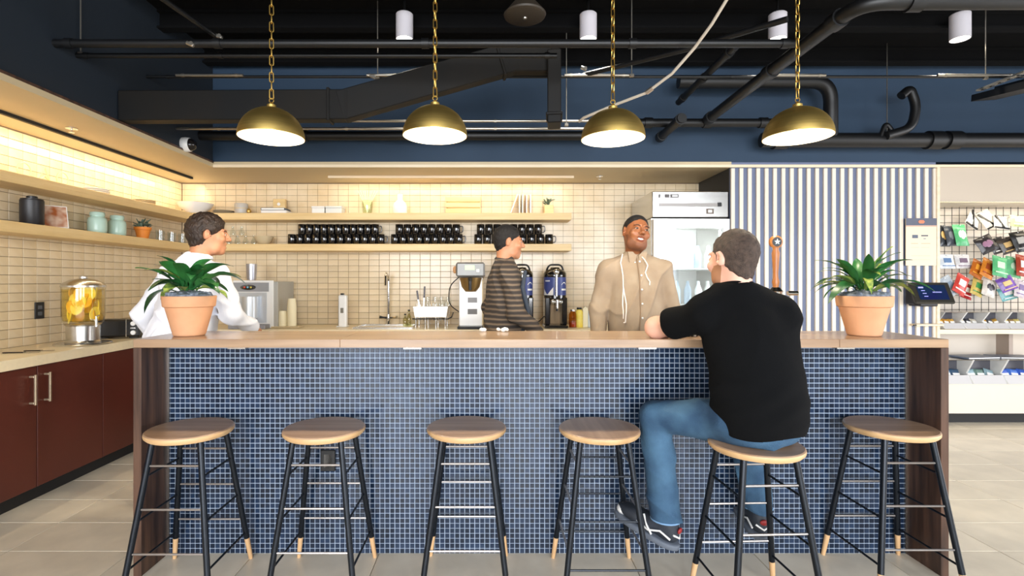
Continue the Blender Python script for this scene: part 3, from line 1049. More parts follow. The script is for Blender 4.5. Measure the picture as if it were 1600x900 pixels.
# ------------------------------------------------------------------ back lower shelf: bottles, bowl, mugs
me_b = MB().lathe([(0, 0), (.022, 0), (.027, .006), (.027, .035), (.016, .06), (.012, .075), (.012, .088), (.014, .09), (.011, .09), (.010, .06), (.022, .035), (.022, .006), (0, .006)], n=16).mesh('carafe', M_glass)
for k, (x, lv) in enumerate(((358, 0), (371, 0), (384, 0), (397, 0), (364, 1), (378, 1))):
    o = link('glass_carafe', me_b, None, (X(x, 5.15), 5.15, ZS1 + Q + lv * .0915))
    tag(o, 'small glass carafe, %s from left in the %s row of the stack' % (ORD[k if lv == 0 else k - 4], ['bottom', 'top'][lv]), 'carafe', 'stacked glass carafes')
lathe_thing('small_bowl', 'cream shallow bowl between glass carafes and black mugs', 'bowl', (X(412, 5.14), 5.14, ZS1 + Q), [(0, 0), (.04, 0), (.046, .004), (.075, .035), (.094, .078), (.09, .078), (.07, .036), (.04, .008), (0, .007)], M_cream, 28)

mug_me = MB().lathe([(0, .004), (.032, .004), (.034, 0), (.0385, .004), (.0385, .098), (.037, .1), (.035, .098), (.035, .01), (0, .008)], n=24).mesh('mug', M_blackgl, 60)
hp = bend([(.036, 0, .08), (.064, 0, .084), (.068, 0, .05), (.062, 0, .022), (.036, 0, .02)], 5, .02)
hnd_me = MB().tube(hp, .0052, 8).mesh('handle', M_blackgl, 60)
gnames = ['left', 'middle', 'right']
rnd = random.Random(11)
for gi, rows in enumerate((((450, 595, 12), (466, 586, 11)), ((611, 717, 9), (618, 713, 8)), ((741, 858, 9), (745, 841, 8)))):
    for ri, (xa, xb, n) in enumerate(rows):
        for k in range(n):
            xx = xa + 6 + (xb - xa - 6) * k / (n - 1)
            yy = 5.14 + rnd.uniform(-.004, .004)
            o = link('mug', mug_me, None, (X(xx, yy), yy, ZS1 + Q + ri * .1005))
            tag(o, 'black mug, %s from left in %s row of %s mug group' % (ORD[k], ['bottom', 'top'][ri], gnames[gi]), 'mug', 'black mugs on the lower shelf')
            ang = 0 if k == n - 1 else R(rnd.uniform(58, 78))
            link('handle', hnd_me, o, None, (0, 0, ang))

# ------------------------------------------------------------------ left counter things
ZC = CTOP + Q
t = thing('beverage_dispenser', 'steel and glass lemon water dispenser on left counter', 'dispenser', (-2.865, 3.6, ZC))
MB().lathe([(0, 0), (.2, 0), (.205, .006), (.198, .012), (.17, .008), (0, .008)], n=40).build('tray', M_steel, t)
MB().lathe([(0, .009), (.125, .009), (.128, .02), (.118, .03), (.12, .13), (.132, .142), (0, .142)], n=40).build('base', M_steel, t)
MB().lathe([(.13, .143), (.145, .16), (.152, .2), (.154, .4), (.15, .4), (.148, .2), (.14, .165), (0, .15)], n=40).build('glass_jar', glass('jar_glass', (252, 250, 242), .1), t)
MB().lathe([(0, .152), (.138, .166), (.146, .2), (.148, .385), (0, .385)], n=32).build('lemon_water', glass('lemon_water', (252, 244, 196), .02, .1), t)
MB().lathe([(.158, .4), (.158, .412), (.14, .43), (.09, .452), (.03, .462), (.03, .474), (0, .478), ], n=40).build('lid', M_steel, t)
tp = MB()
tp.cyl((.12, -.06, .17), (.18, -.09, .17), .012, n=12).cyl((.18, -.09, .185), (.18, -.09, .13), .011, n=12)
tp.tube([(.18, -.09, .185), (.18, -.09, .2), (.21, -.1, .206)], .006, 8)
tp.build('tap', M_chrome, t)
M_lem = mat('lemon_slice', (250, 232, 110), .45, col2=(252, 244, 186), vscale=30)
M_org = mat('orange_slice', (248, 190, 50), .45, col2=(250, 214, 110), vscale=30)
lm = MB().lathe([(0, -.004), (.048, -.004), (.052, 0), (.048, .004), (0, .004)], n=20)
meL, meO = lm.mesh('lemon_slice', M_lem), lm.mesh('orange_slice', M_org)
rnd = random.Random(4)
for k in range(22):
    a = R(-200 + rnd.uniform(-1, 1) * 12 + k * 49)
    z = .205 + .155 * (k % 4) / 3 + rnd.uniform(-.01, .01)
    rr_ = .092
    link('citrus_slice', meL if k % 3 else meO, t, (rr_ * math.cos(a), rr_ * math.sin(a), z), (R(90) + rnd.uniform(-.25, .25), 0, a + PI / 2 + rnd.uniform(-.3, .3)))
t.scale = (.82, .82, 1.0)
t = thing('toaster', 'black toaster with two white dials on left counter', 'toaster', (-2.89, 4.02, ZC), R(12))
MB().rbox((0, 0, .078), (.30, .16, .135), .012).build('body', M_blackp, t)
MB().bb(.055, .062, -.082, .082, .012, .147).build('chrome_band', M_steel, t)
for z in (.045, .115):
    MB().cyl((.11, -.08, z), (.11, -.095, z), .017, n=18).build('dial', M_whitep, t)
MB().bb(.095, .13, -.1, -.078, .076, .086).build('lever', M_steel, t)
for x in (-.1, .1):
    MB().bb(x - .03, x + .03, -.06, .06, 0, .0105).build('foot', M_blackp, t)
for x, y, lab, ln in ((22, 552, 'dark slim butter knife lying on left counter', .12), (52, 549, 'dark slim spoon handle lying near dispenser tray', .1)):
    Y = (CAMH - CTOP) * FPX / (y - 440)
    t = thing('cutlery', lab, 'cutlery', (X(x, Y), Y, ZC), R(10))
    MB().rbox((0, 0, .004), (ln, .018, .006), .002).build('handle', mat('dark_steel', (60, 52, 46), .4, .6), t)
    MB().rbox((ln * .8, 0, .003), (ln * .7, .022, .003), .001).build('blade', M_steel, t)

# ------------------------------------------------------------------ back counter things
YC = 4.95
t = thing('water_dispenser', 'grey ice and water dispenser with white front on counter', 'dispenser', (X(395, 4.85), 4.85, ZC))
bx = X(427, 4.85) - X(395, 4.85)
MB().rbox((.055, .2, .22), (.36, .40, .44), .006).build('housing', mat('grey_case', (170, 168, 160), .5), t)
MB().rbox((.01, -.008, .225), (.38, .02, .45), .004).build('front_frame', M_whitep, t)
MB().bb(-.17, .16, -.03, -.018, .345, .43).build('control_panel', mat('panel_grey', (150, 152, 156), .35, .4), t)
MB().lathe([(0, 0), (.075, .0), (.07, .006), (0, .008)], n=24, M=Matrix.Diagonal((1, 1, .34)) @ Euler((R(90), 0, 0)).to_matrix(), c=(-.03, -.031, .385)).build('display', M_blackgl, t)
for k, cc in enumerate(((220, 60, 50), (120, 190, 220), (210, 190, 80))):
    MB().ell((-.06 + .03 * k, -.041, .385), (.009, .003, .009), 10, 6).build('button', mat('button_%d' % k, cc, .4), t)
MB().bb(-.15, .14, -.021, -.018, .05, .335).build('recess_back', mat('recess_steel', (196, 202, 210), .3, .7), t)
MB().cyl((0, -.05, .1), (0, -.05, .30), .07, n=24).build('dispense_drum', mat('drum_steel', (216, 222, 228), .35, .5), t)
MB().rbox((0, -.07, .02), (.34, .12, .04), .004).build('drip_tray', mat('tray_grey', (150, 150, 156), .4, .5), t)
t = tag(MB().lathe([(0, .003), (.04, .003), (.042, 0), (.05, .155), (.048, .157), (.04, .008), (0, .007)], n=20).build('plastic_cup', glass('frosted', (240, 242, 250), .8, .3)), 'clear tumbler standing on top of water dispenser', 'cup', None, None, (X(393, 4.9), 4.9, ZC + .451))
MB().lathe([(0, .012), (.03, .012), (.034, .14), (0, .14)], n=18).build('inner_cup', M_whitep, t)
t = thing('tray', 'flat cream tray under stacked cups', 'tray', (X(450, 4.9), 4.9, ZC))
MB().rbox((0, 0, .008), (.26, .16, .014), .004).build('base', M_cream, t)
for x, n, lab in ((442, 6, 'short stack of cream paper cups on tray'), (456, 16, 'tall stack of cream paper cups on tray')):
    t = thing('cup_stack', lab, 'cups', (X(x, 4.9), 4.9, ZC + .0155), group='paper cup stacks')
    cm = MB().lathe([(.042, 0), (.043, .003), (.034, .085), (0, .086)], n=20).mesh('paper_cup', mat('cream_paper', (240, 230, 196), .6))
    for k in range(n):
        link('paper_cup', cm, t, (0, 0, k * .0118 if n > 6 else k * .0118))
t = thing('soap_dispenser', 'slim white soap dispenser beside the sink', 'soap dispenser', (X(536, 4.98), 4.98, ZC))
MB().rbox((0, 0, .155), (.078, .07, .31), .012).build('body', M_whitep, t)
MB().rbox((0, -.037, .16), (.03, .006, .05), .003).build('window', mat('smoke_window', (120, 116, 104), .3), t)
MB().rbox((0, -.02, .318), (.03, .04, .016), .004).build('nozzle', M_blackp, t)
MB().rbox((0, -.01, .006), (.1, .1, .01), .003).build('foot', M_whitep, t)
# sink with tall tap
t = thing('sink', 'white undermount sink rim set in the back counter', 'sink', (X(605, 5.0), 4.97, ZC))
for a in ((-.28, .28, -.19, -.17), (-.28, .28, .15, .17), (-.28, -.26, -.17, .15), (.26, .28, -.17, .15)):
    MB().bb(a[0], a[1], a[2], a[3], 0, .012).build('rim', M_steel, t)
t = thing('sink_tap', 'tall chrome gooseneck tap with side levers behind sink', 'tap', (X(607, 5.2), 5.2, ZC))
MB().lathe([(.032, 0), (.032, .01), (.02, .03), (.018, .11), (0, .11)], n=18).build('base', M_chrome, t)
MB().tube(bend([(0, 0, .1), (0, 0, .5), (0, -.13, .53), (0, -.16, .40)], 8, .1), .013, 12).build('spout', M_chrome, t)
for s in (-1, 1):
    MB().tube([(0, 0, .07), (s * .05, 0, .075), (s * .09, -.01, .08)], [.012, .01, .016], 10).build('lever', [M_chrome, M_blackp][s < 0], t)
# small bottles by the sink
for x, h, m, lab in ((690, .09, mat('amber', (120, 88, 40), .2), ''),):
    pass
for x, h, lab in ((633, .11, 'small clear bottle left of the dish rack'), (639, .15, 'taller clear bottle touching the dish rack')):
    t = tag(MB().lathe([(0, 0), (.02, 0), (.022, .005), (.022, h * .6), (.01, h * .8), (.01, h), (0, h)], n=14).build('glass_bottle', glass('bottle_glass', (226, 226, 200))), lab, 'bottle', 'bottles by the rack', None, (X(x, 5.05), 5.05, ZC))
    MB().lathe([(.011, h), (.011, h + .012), (0, h + .012)], n=12).build('stopper', M_blackp, t)
# dish rack with utensils and glasses
t = thing('dish_rack', 'steel dish rack with white basin beside coffee brewer', 'dish rack', (X(675, 5.0), 5.0, ZC))
MB().prism([(-.15, .10), (.15, .10), (.165, .2), (-.165, .2)], (-.13, .1), 'y').build('basin', mat('white_steel', (236, 232, 224), .25, .4), t)
for x in (-.14, -.05, .05, .14):
    for y in (-.12, .1):
        MB().cyl((x, y, 0), (x, y, .1), .005, n=6).build('leg', M_steel, t)
for k in range(11):
    x = -.16 + .032 * k
    MB().tube([(x, -.14, .09), (x, -.14, .07), (x, .11, .07), (x, .11, .22)], .0025, 6).build('wire', M_steel, t)
MB().tube([(-.17, -.14, .085), (.17, -.14, .085), (.2, -.1, .1), (.2, .1, .13)], .006, 6).build('rail', M_blackp, t)
for x, y, h, a, lab in ((655, 5.0, .15, -8, 'short dark knife handle standing in dish rack'), (662, 5.0, .19, 3, 'tall dark knife handle standing in dish rack')):
    t = thing('knife', lab, 'knife', (X(x, y), y, ZC + .2))
    Mr = Euler((0, R(a), 0)).to_matrix()
    MB().rbox(Mr @ Vector((0, 0, h * .72)), (.017, .014, h * .6), .004, Mr).build('handle', mat('knife_grey', (92, 88, 92), .4), t)
    MB().rbox(Mr @ Vector((0, 0, h * .2)), (.014, .003, h * .5), .001, Mr).build('blade', M_steel, t)
for x, lab in ((668, 'upturned small jar drying in dish rack'), (680, 'upturned wide glass drying in dish rack, left one'), (690, 'upturned wide glass drying in dish rack, right one'), (700, 'round glass lid drying at end of dish rack')):
    t = tag(MB().lathe([(.03, 0), (.032, .02), (.026, .09), (0, .095)], n=16).build('drying_glass', M_glass, None), lab, 'glass', 'glasses in the dish rack', None, (X(x, 5.0), 5.0, ZC + .2))

# coffee brewer
t = thing('coffee_brewer', 'stainless coffee brewer with grey head on counter', 'coffee machine', (X(736, 4.9), 4.9, ZC))
MB().rbox((0, .06, .24), (.225, .22, .48), .008).build('body', mat('brewer_steel_glare', (240, 238, 234), .3, .2), t)  # stainless body; its overexposed glare is put into the base colour as white
MB().bb(.105, .116, -.052, .15, .02, .46).build('side_trim', M_cream, t)
MB().rbox((.0, -.01, .55), (.265, .34, .135), .014).build('head', mat('brewer_grey', (128, 128, 126), .4, .4), t)
MB().bb(-.05, .04, -.184, -.179, .545, .59).build('display', mat('lcd', (190, 214, 176), .4, emit=(180, 214, 160), estr=.4), t)
MB().rbox((.07, -.182, .54), (.03, .006, .03), .002).build('button', M_whitep, t)
MB().lathe([(0, .345), (.05, .345), (.085, .39), (.105, .475), (0, .478)], n=28, c=(0, -.1, 0)).build('filter_basket', mat('bronze_basket', (150, 122, 76), .3, .7), t)
MB().tube([(0, -.2, .46), (0, -.235, .44), (0, -.235, .36)], [.022, .016, .013], 10).build('basket_handle', M_blackp, t)
MB().bb(-.03, .06, -.054, -.0495, .24, .29).build('info_label', mat('label_grey', (150, 150, 152), .5), t)
MB().bb(-.03, .06, -.054, -.0495, .13, .18).build('info_label', mat('label_dark', (120, 118, 116), .5), t)
MB().rbox((.0, -.02, .012), (.24, .34, .024), .006).build('base', M_blackp, t)
MB().ell((-.15, -.06, .55), (.02, .02, .035), 12, 8).build('side_knob', mat('copper_knob', (214, 160, 110), .4), t)
MB().tube(bend([(-.11, .05, .49), (-.21, .05, .40), (-.22, .05, .22), (-.11, .05, .14)], 6, .12), .005, 8).build('hose', M_blackp, t)


def urn(label, x, y):
    t = thing('coffee_urn', label, 'coffee urn', (X(x, y), y, ZC), group='black thermal coffee urns')
    r = .108
    MB().rbox((0, 0, .014), (.225, .25, .028), .008).build('base', M_blackgl, t)
    for s in (-1, 1):
        MB().rbox((s * .08, 0, .16), (.05, .2, .265), .01).build('stand_leg', M_blackgl, t)
    MB().bb(-.055, .055, .06, .08, .03, .27).build('back_panel', mat('tan_panel', (190, 160, 120), .5), t)
    MB().lathe([(0, .27), (.1, .27), (r, .28), (r, .30), (r, .31)], n=36).build('collar', M_blackgl, t)
    MB().lathe([(r, .31), (r, .48)], n=36).build('wrap', mat('urn_blue', (56, 70, 132), .35), t)
    # white triangle mark, arc mark and bar of print on the wrap
    def onr(a, z, rr_=r + .0012):
        return (rr_ * math.sin(a), -rr_ * math.cos(a), z)
    m = MB()
    n = 8
    for k in range(n):
        a0, a1 = R(-75 + 60 * k / n), R(-75 + 60 * (k + 1) / n)
        f = lambda q: .312 + .075 * abs(q - .45) / .55
        m.add([onr(a0, .3105), onr(a1, .3105), onr(a1, f((k + 1) / n)), onr(a0, f(k / n))], [(0, 1, 2, 3)])
    m.build('white_print', M_whitep, t)
    m = MB()
    for k in range(6):
        a0, a1 = R(28 + 34 * k / 6), R(28 + 34 * (k + 1) / 6)
        m.add([onr(a0, .355), onr(a1, .355), onr(a1, .372), onr(a0, .372)], [(0, 1, 2, 3)])
        h0, h1 = math.sin(PI * k / 6) * .022, math.sin(PI * (k + 1) / 6) * .022
        m.add([onr(a0, .405 + h0), onr(a1, .405 + h1), onr(a1, .413 + h1), onr(a0, .413 + h0)], [(0, 1, 2, 3)])
    m.build('white_lettering', M_whitep, t)
    m = MB()
    for k in range(5):
        a0, a1 = R(-62 + 30 * k / 5), R(-62 + 30 * (k + .8) / 5)
        m.add([onr(a0, .44), onr(a1, .44), onr(a1, .452), onr(a0, .452)], [(0, 1, 2, 3)])
    m.build('small_lettering', M_whitep, t)
    MB().lathe([(r, .48), (r + .002, .486), (r, .52), (.09, .545), (.05, .56), (.04, .575), (0, .578)], n=36).build('lid', M_blackgl, t)
    MB().tube(bend([(-.085, 0, .53), (-.06, -.02, .6), (.06, -.02, .6), (.085, 0, .53)], 5, .04), .009, 8).build('carry_handle', M_blackp, t)
    MB().cyl((0, -r - .008, .3), (0, -r - .008, .505), .012, n=12).build('sight_tube', M_steel, t)
    MB().ell((0, -r - .005, .53), (.03, .02, .03), 12, 8).build('vent_cap', M_steel, t)
    f = MB()
    f.tube([(0, -r, .25), (0, -r - .05, .25)], .018, 12).cyl((0, -r - .05, .27), (0, -r - .05, .19), .014, n=12)
    f.ell((-.035, -r - .04, .25), (.022, .012, .022), 12, 8).ell((.035, -r - .04, .25), (.022, .012, .022), 12, 8)
    f.build('faucet', M_steel, t)
    MB().cyl((0, -r - .05, .185), (0, -r - .05, .165), .01, n=10).build('spout_tip', M_blackp, t)
    return t


urn('black and blue coffee urn half hidden behind striped shirt', 815, 4.92)
urn('black and blue coffee urn beside the yellow juice bottle', 867, 4.92)
t = tag(MB().tube(bend([px(832, 504, 4.92), px(842, 503, 4.86), px(850, 494, 4.92)], 6, .05), .005, 8).build('power_cable', M_blackp), 'thin black cable between the two coffee urns', 'cable')
# condiments to the right of the urns
for x, wd, h, m, lab in ((895, .075, .17, glass('honey_glass', (236, 190, 120)), 'honey jar with amber syrup beside right urn'), (905, .075, .19, mat('yellow_pack', (236, 208, 60), .4, col2=(246, 230, 120), vscale=20), 'yellow juice bottle beside right coffee urn'),
                         (914, .05, .2, mat('cream_carton', (240, 234, 206), .5), 'tall cream carton beside yellow juice bottle'), (924, .07, .17, mat('pale_blue_pack', (206, 218, 226), .5), 'pale blue pack at the right of the condiments')):
    t = thing('condiment', lab, 'condiment', (X(x, 4.93), 4.93, ZC))
    if 'carton' in lab or 'pack' in lab:
        MB().rbox((0, 0, h * .45), (wd, .06, h * .9), .004).build('carton', m, t)
        MB().prism([(-wd / 2, h * .9), (wd / 2, h * .9), (0, h)], (-.025, .025), 'y').build('gable', m, t)
    else:
        MB().lathe([(0, 0), (wd / 2, 0), (wd / 2, h * .75), (wd * .3, h * .88), (wd * .3, h * .94), (0, h * .94)], n=20).build('bottle', m, t)
        MB().lathe([(wd * .32, h * .9), (wd * .32, h), (0, h)], n=16).build('cap', M_blackp if 'yellow' in lab else M_steel, t)
    if 'honey' in lab:
        MB().lathe([(0, .004), (wd / 2 - .004, .004), (wd / 2 - .004, .05), (0, .05)], n=18).build('syrup', mat('syrup', (176, 96, 30), .3), t)

# ------------------------------------------------------------------ fridge
FX0, FX1 = X(1019, 4.6), 2.135
FYF, FYB = 4.60, 5.27
fz = px(0, 299, 4.6).z
t = thing('display_fridge', 'stainless upright fridge with glass door behind barista', 'fridge', ((FX0 + FX1) / 2, FYF, 0))
fw = FX1 - FX0
hb = px(0, 341, 4.6).z
dp = FYB - FYF
c_ = MB()
c_.bb(-fw / 2, -fw / 2 + .04, .03, dp, .1, hb).bb(fw / 2 - .04, fw / 2, .03, dp, .1, hb).bb(-fw / 2 + .04, fw / 2 - .04, dp - .04, dp, .1, hb).bb(-fw / 2 + .04, fw / 2 - .04, .03, dp - .04, .1, .16).bb(-fw / 2 + .04, fw / 2 - .04, .03, dp - .04, hb - .04, hb)
c_.build('cabinet', M_steel, t)
MB().bb(-fw / 2 + .041, fw / 2 - .041, dp - .05, dp - .041, .161, hb - .041).build('inner_lining', M_white, t)
hd = MB().rbox((0, dp / 2, (hb + fz) / 2 + .004), (fw, dp, fz - hb - .008), .006).build('header', M_steel, t)
MB().bb(-fw / 2 + .06, fw / 2 - .06, -.004, 0, hb + .105, hb + .135).build('vent_slot', mat('vent_grey', (150, 146, 142), .4, .6), hd)
MB().bb(fw / 2 - .1, fw / 2 - .065, -.007, -.003, hb + .105, hb + .14).build('lock', M_blackp, hd)
MB().bb(fw / 2 - .2, fw / 2 - .135, -.004, 0, hb + .04, hb + .085).build('badge', mat('badge_brown', (110, 96, 84), .5), hd)
MB().bb(fw / 2 - .185, fw / 2 - .15, -.006, -.003, hb + .05, hb + .075).build('badge_face', M_whitep, hd)
for a, b in ((-.285, -.27), (-.23, -.19), (-.18, -.105)):
    MB().bb(a, b, -.004, 0, hb + .185, hb + .215).build('control', mat('control_dark', (96, 92, 90), .5), hd)
MB().bb(-.165, -.115, -.006, -.0035, hb + .192, hb + .208).build('display', M_whitep, hd)
dr = MB()
dr.bb(-fw / 2 + .004, -fw / 2 + .06, -.03, .026, .12, hb - .01).bb(fw / 2 - .06, fw / 2 - .004, -.03, .026, .12, hb - .01).bb(-fw / 2 + .06, fw / 2 - .06, -.03, .026, hb - .09, hb - .01).bb(-fw / 2 + .06, fw / 2 - .06, -.03, .026, .12, .2)
do = dr.build('door', M_whitep, t)
MB().bb(-fw / 2 + .06, fw / 2 - .06, -.006, .006, .2, hb - .09).build('pane', glass('door_glass', (246, 250, 250), .5), do)
MB().cyl((fw / 2 - .03, -.05, .9), (fw / 2 - .03, -.05, 1.4), .009, n=10).build('handle', M_steel, do)
for k in range(4):
    MB().bb(-fw / 2 + .045, fw / 2 - .045, .08, dp - .06, .45 + k * .33, .462 + k * .33).build('shelf', M_whitep, t)
MB().bb(-fw / 2 + .045, -fw / 2 + .058, .04, .06, .25, hb - .1).build('interior_lamp', mat('fridge_lamp', (255, 255, 255), .5, emit=(246, 250, 255), estr=34), t)
MB().bb(fw / 2 - .058, fw / 2 - .045, .04, .06, .25, hb - .1).build('interior_lamp', MATS['fridge_lamp'], t)
area('fridge_interior_light', ((FX0 + FX1) / 2, FYF + .05, hb - .06), (R(25), 0, 0), .5, .04, 5, (.96, .98, 1.0), 170)
rnd = random.Random(21)
bcol = [(206, 220, 232), (240, 242, 244), (226, 232, 236), (160, 176, 192), (232, 236, 230)]
bme = []
for cc in bcol:
    bme.append(MB().lathe([(0, 0), (.03, 0), (.033, .006), (.033, .13), (.014, .18), (.014, .21), (0, .212)], n=14).mesh('bottle', mat('bottle_%d' % cc[0], cc, .3)))
for sh in range(1, 4):
    for k in range(6):
        o = link('drink_bottle', bme[(k * 3 + sh * 2) % 5], None, ((FX0 + FX1) / 2 - .24 + .094 * k, FYF + .16 + rnd.uniform(0, .05), .4635 + sh * .33))
        tag(o, '%s drink bottle from left on the %s fridge shelf' % (ORD[k], ['lowest', 'lower middle', 'upper middle', 'top'][sh]), 'bottle', 'bottles in the fridge')
# tall white card / dark sleeve standing at fridge foot level behind the seated man

# ------------------------------------------------------------------ right retail display
DX0, DX1 = 4.0, 6.6
DF, DB = 4.75, 5.15
disp = thing('retail_display', 'white retail display alcove with lit grid wall at right', 'display unit', (5.2, 5.0, 0))


def D(x0, x1, y0, y1, z0, z1, name, m, parent=disp):
    return MB().bb(x0 - 5.2, x1 - 5.2, y0 - 5.0, y1 - 5.0, z0, z1).build(name, m, parent)


M_dispw = mat('display_white', (222, 212, 198), .5, var=.03, vscale=3)
D(DX0, DX1, 4.572, 4.60, px(0, 315, 4.58).z, SOF - .003, 'header_panel', mat('header_cream', (198, 184, 166), .6, var=.03, vscale=3))
D(DX0, DX1, DB, DB + .03, .02, SOF, 'back_panel', M_dispw)
D(DX0 + .0, DX1, 4.6, DB, px(0, 315, 4.58).z + .02, px(0, 315, 4.58).z + .05, 'alcove_top', M_dispw)
zc = px(0, 515, 4.7).z
D(DX0, DX1, 4.70, DB - .001, zc - .04, zc, 'counter_shelf', M_edge)
zl = px(0, 600, 4.75).z
D(DX0, DX1, 4.76, DB - .001, px(0, 646, 4.76).z, zl, 'base_plinth', M_dispw)
D(DX0, DX1, 4.83, DB - .001, .003, px(0, 646, 4.76).z - .001, 'toe_kick', M_kick)
D(px(1588, 0, 4.95).x, px(1588, 0, 4.95).x + .04, 5.02, DB - .001, zl + .001, zc - .041, 'divider_panel', mat('taupe_panel', (176, 160, 148), .5))
D(DX0 + .05, DX1 - .05, 4.63, 4.66, px(0, 315, 4.58).z + .008, px(0, 315, 4.58).z + .0195, 'led_bar', M_led)
area('alcove_led_light', (5.2, 4.70, px(0, 315, 4.58).z + .005), (R(30), 0, 0), 2.4, .03, 5, (1, .9, .72), 160)
# wire grid with each wire its own piece
GY = 5.05
gz0, gz1 = px(0, 487, GY).z, px(0, 317, GY).z
grid = thing('grid_panel', 'black wire grid panel on display alcove back', 'wire grid', (4.9, GY, gz0))
vm = MB().cyl((0, 0, 0), (0, 0, gz1 - gz0), .0026, n=6).mesh('wire', M_kick)
hm = MB().cyl((-.87, 0, 0), (.87, 0, 0), .0026, n=6).mesh('wire', M_kick)
for k in range(25):
    link('wire', vm, grid, (-.86 + k * .0725, 0, 0))
for k in range(16):
    link('wire', hm, grid, (0, .005, .02 + k * .0715))
for s in (-1, 1):
    for zz in (.1, gz1 - gz0 - .1):
        MB().cyl((s * .7, 0, zz), (s * .7, DB - GY, zz), .006, n=8).build('standoff', M_kick, grid)


# packets
def pillow(wd, h, th, tilt):
    m = MB()
    nx, nz = 6, 8
    vs = []
    for s in (-1, 1):
        for i in range(nx + 1):
            for j in range(nz + 1):
                u, v = i / nx * 2 - 1, j / nz * 2 - 1
                b = max(0, (1 - u ** 4)) * max(0, 1 - v ** 6)
                rip = .002 * math.sin(9 * u + 4 * v)
                vs.append((u * wd / 2 * (1 - .05 * (1 - v * v)), s * (th / 2 * b ** .6 + .0012 + (rip if 0 < b else 0)), v * h / 2))
    nn = (nx + 1) * (nz + 1)
    fs = []
    for s in (0, 1):
        for i in range(nx):
            for j in range(nz):
                a = s * nn + i * (nz + 1) + j
                fs.append((a, a + nz + 1, a + nz + 2, a + 1))
    def strip(idx):
        for a, b in zip(idx[:-1], idx[1:]):
            fs.append((a, b, b + nn, a + nn))
    strip([i * (nz + 1) for i in range(nx + 1)])
    strip([i * (nz + 1) + nz for i in range(nx + 1)])
    strip(list(range(nz + 1)))
    strip([nx * (nz + 1) + j for j in range(nz + 1)])
    m.add(vs, fs, True)
    return m


def packet(label, x, y, wpx, hpx, col, mark, ang, Y=4.93, lean=14, th=.04, kind='snack_bag'):
    p = px(x, y, Y)
    sc = Y / FPX
    t = thing(kind, label, 'snack bag', p, 0, 'packets hanging on the wire grid')
    t.rotation_euler = (R(-lean), R(ang), 0)
    m = mat('pack_%d_%d_%d' % tuple(col), col, .3, var=.25, vscale=30, col2=None)
    pillow(wpx * sc, hpx * sc, th, 0).build('pouch', m, t)
    mm = mat('mark_%d_%d_%d' % tuple(mark), mark, .35, var=.1)
    fw_, fh_ = wpx * sc, hpx * sc
    if mark == K:
        MB().prism([(-fw_ * .49, fh_ * .49), (-fw_ * .36, fh_ * .49), (fw_ * .1, -fh_ * .44), (-fw_ * .04, -fh_ * .44)], (-th * .56, -th * .36), 'y').build('dark_edge', mm, t)
        MB().bb(-fw_ * .47, fw_ * .47, -th * .35, -th * .1, -fh_ * .49, -fh_ * .40).build('dark_edge', mm, t)
    elif (int(x) + int(y)) % 3:
        MB().rbox((-.04 * fw_, -th / 2, .06 * fh_), (fw_ * .5, .006, fh_ * .34), .002).build('front_label', mm, t)
        MB().bb(-fw_ * .40, fw_ * .40, -th * .47 - .002, -th * .40, -fh_ * .36, -fh_ * .30).build('print_band', mm, t)
    else:
        MB().ell((0, -th / 2 - .0005, .02 * fh_), (fw_ * .3, .003, fh_ * .22), 16, 6).build('front_badge', mm, t)
    MB().bb(-fw_ * .47, fw_ * .47, -.003, .003, fh_ * .47, fh_ * .53).build('header_seal', m, t)
    d = (GY - Y) / math.cos(R(lean)) + .0
    Rm = Euler((R(-lean), R(ang), 0)).to_matrix().inverted()
    a = Vector((0, 0, fh_ * .49))
    wpos = Rm @ (Vector((0, GY + .004 - Y, .0)) ) 
    MB().cyl(a - Rm @ Vector((0, .02, 0)), a + Rm @ Vector((0, GY - Y + .0, 0)), .0028, n=6).build('peg', M_steel, t)
    return t


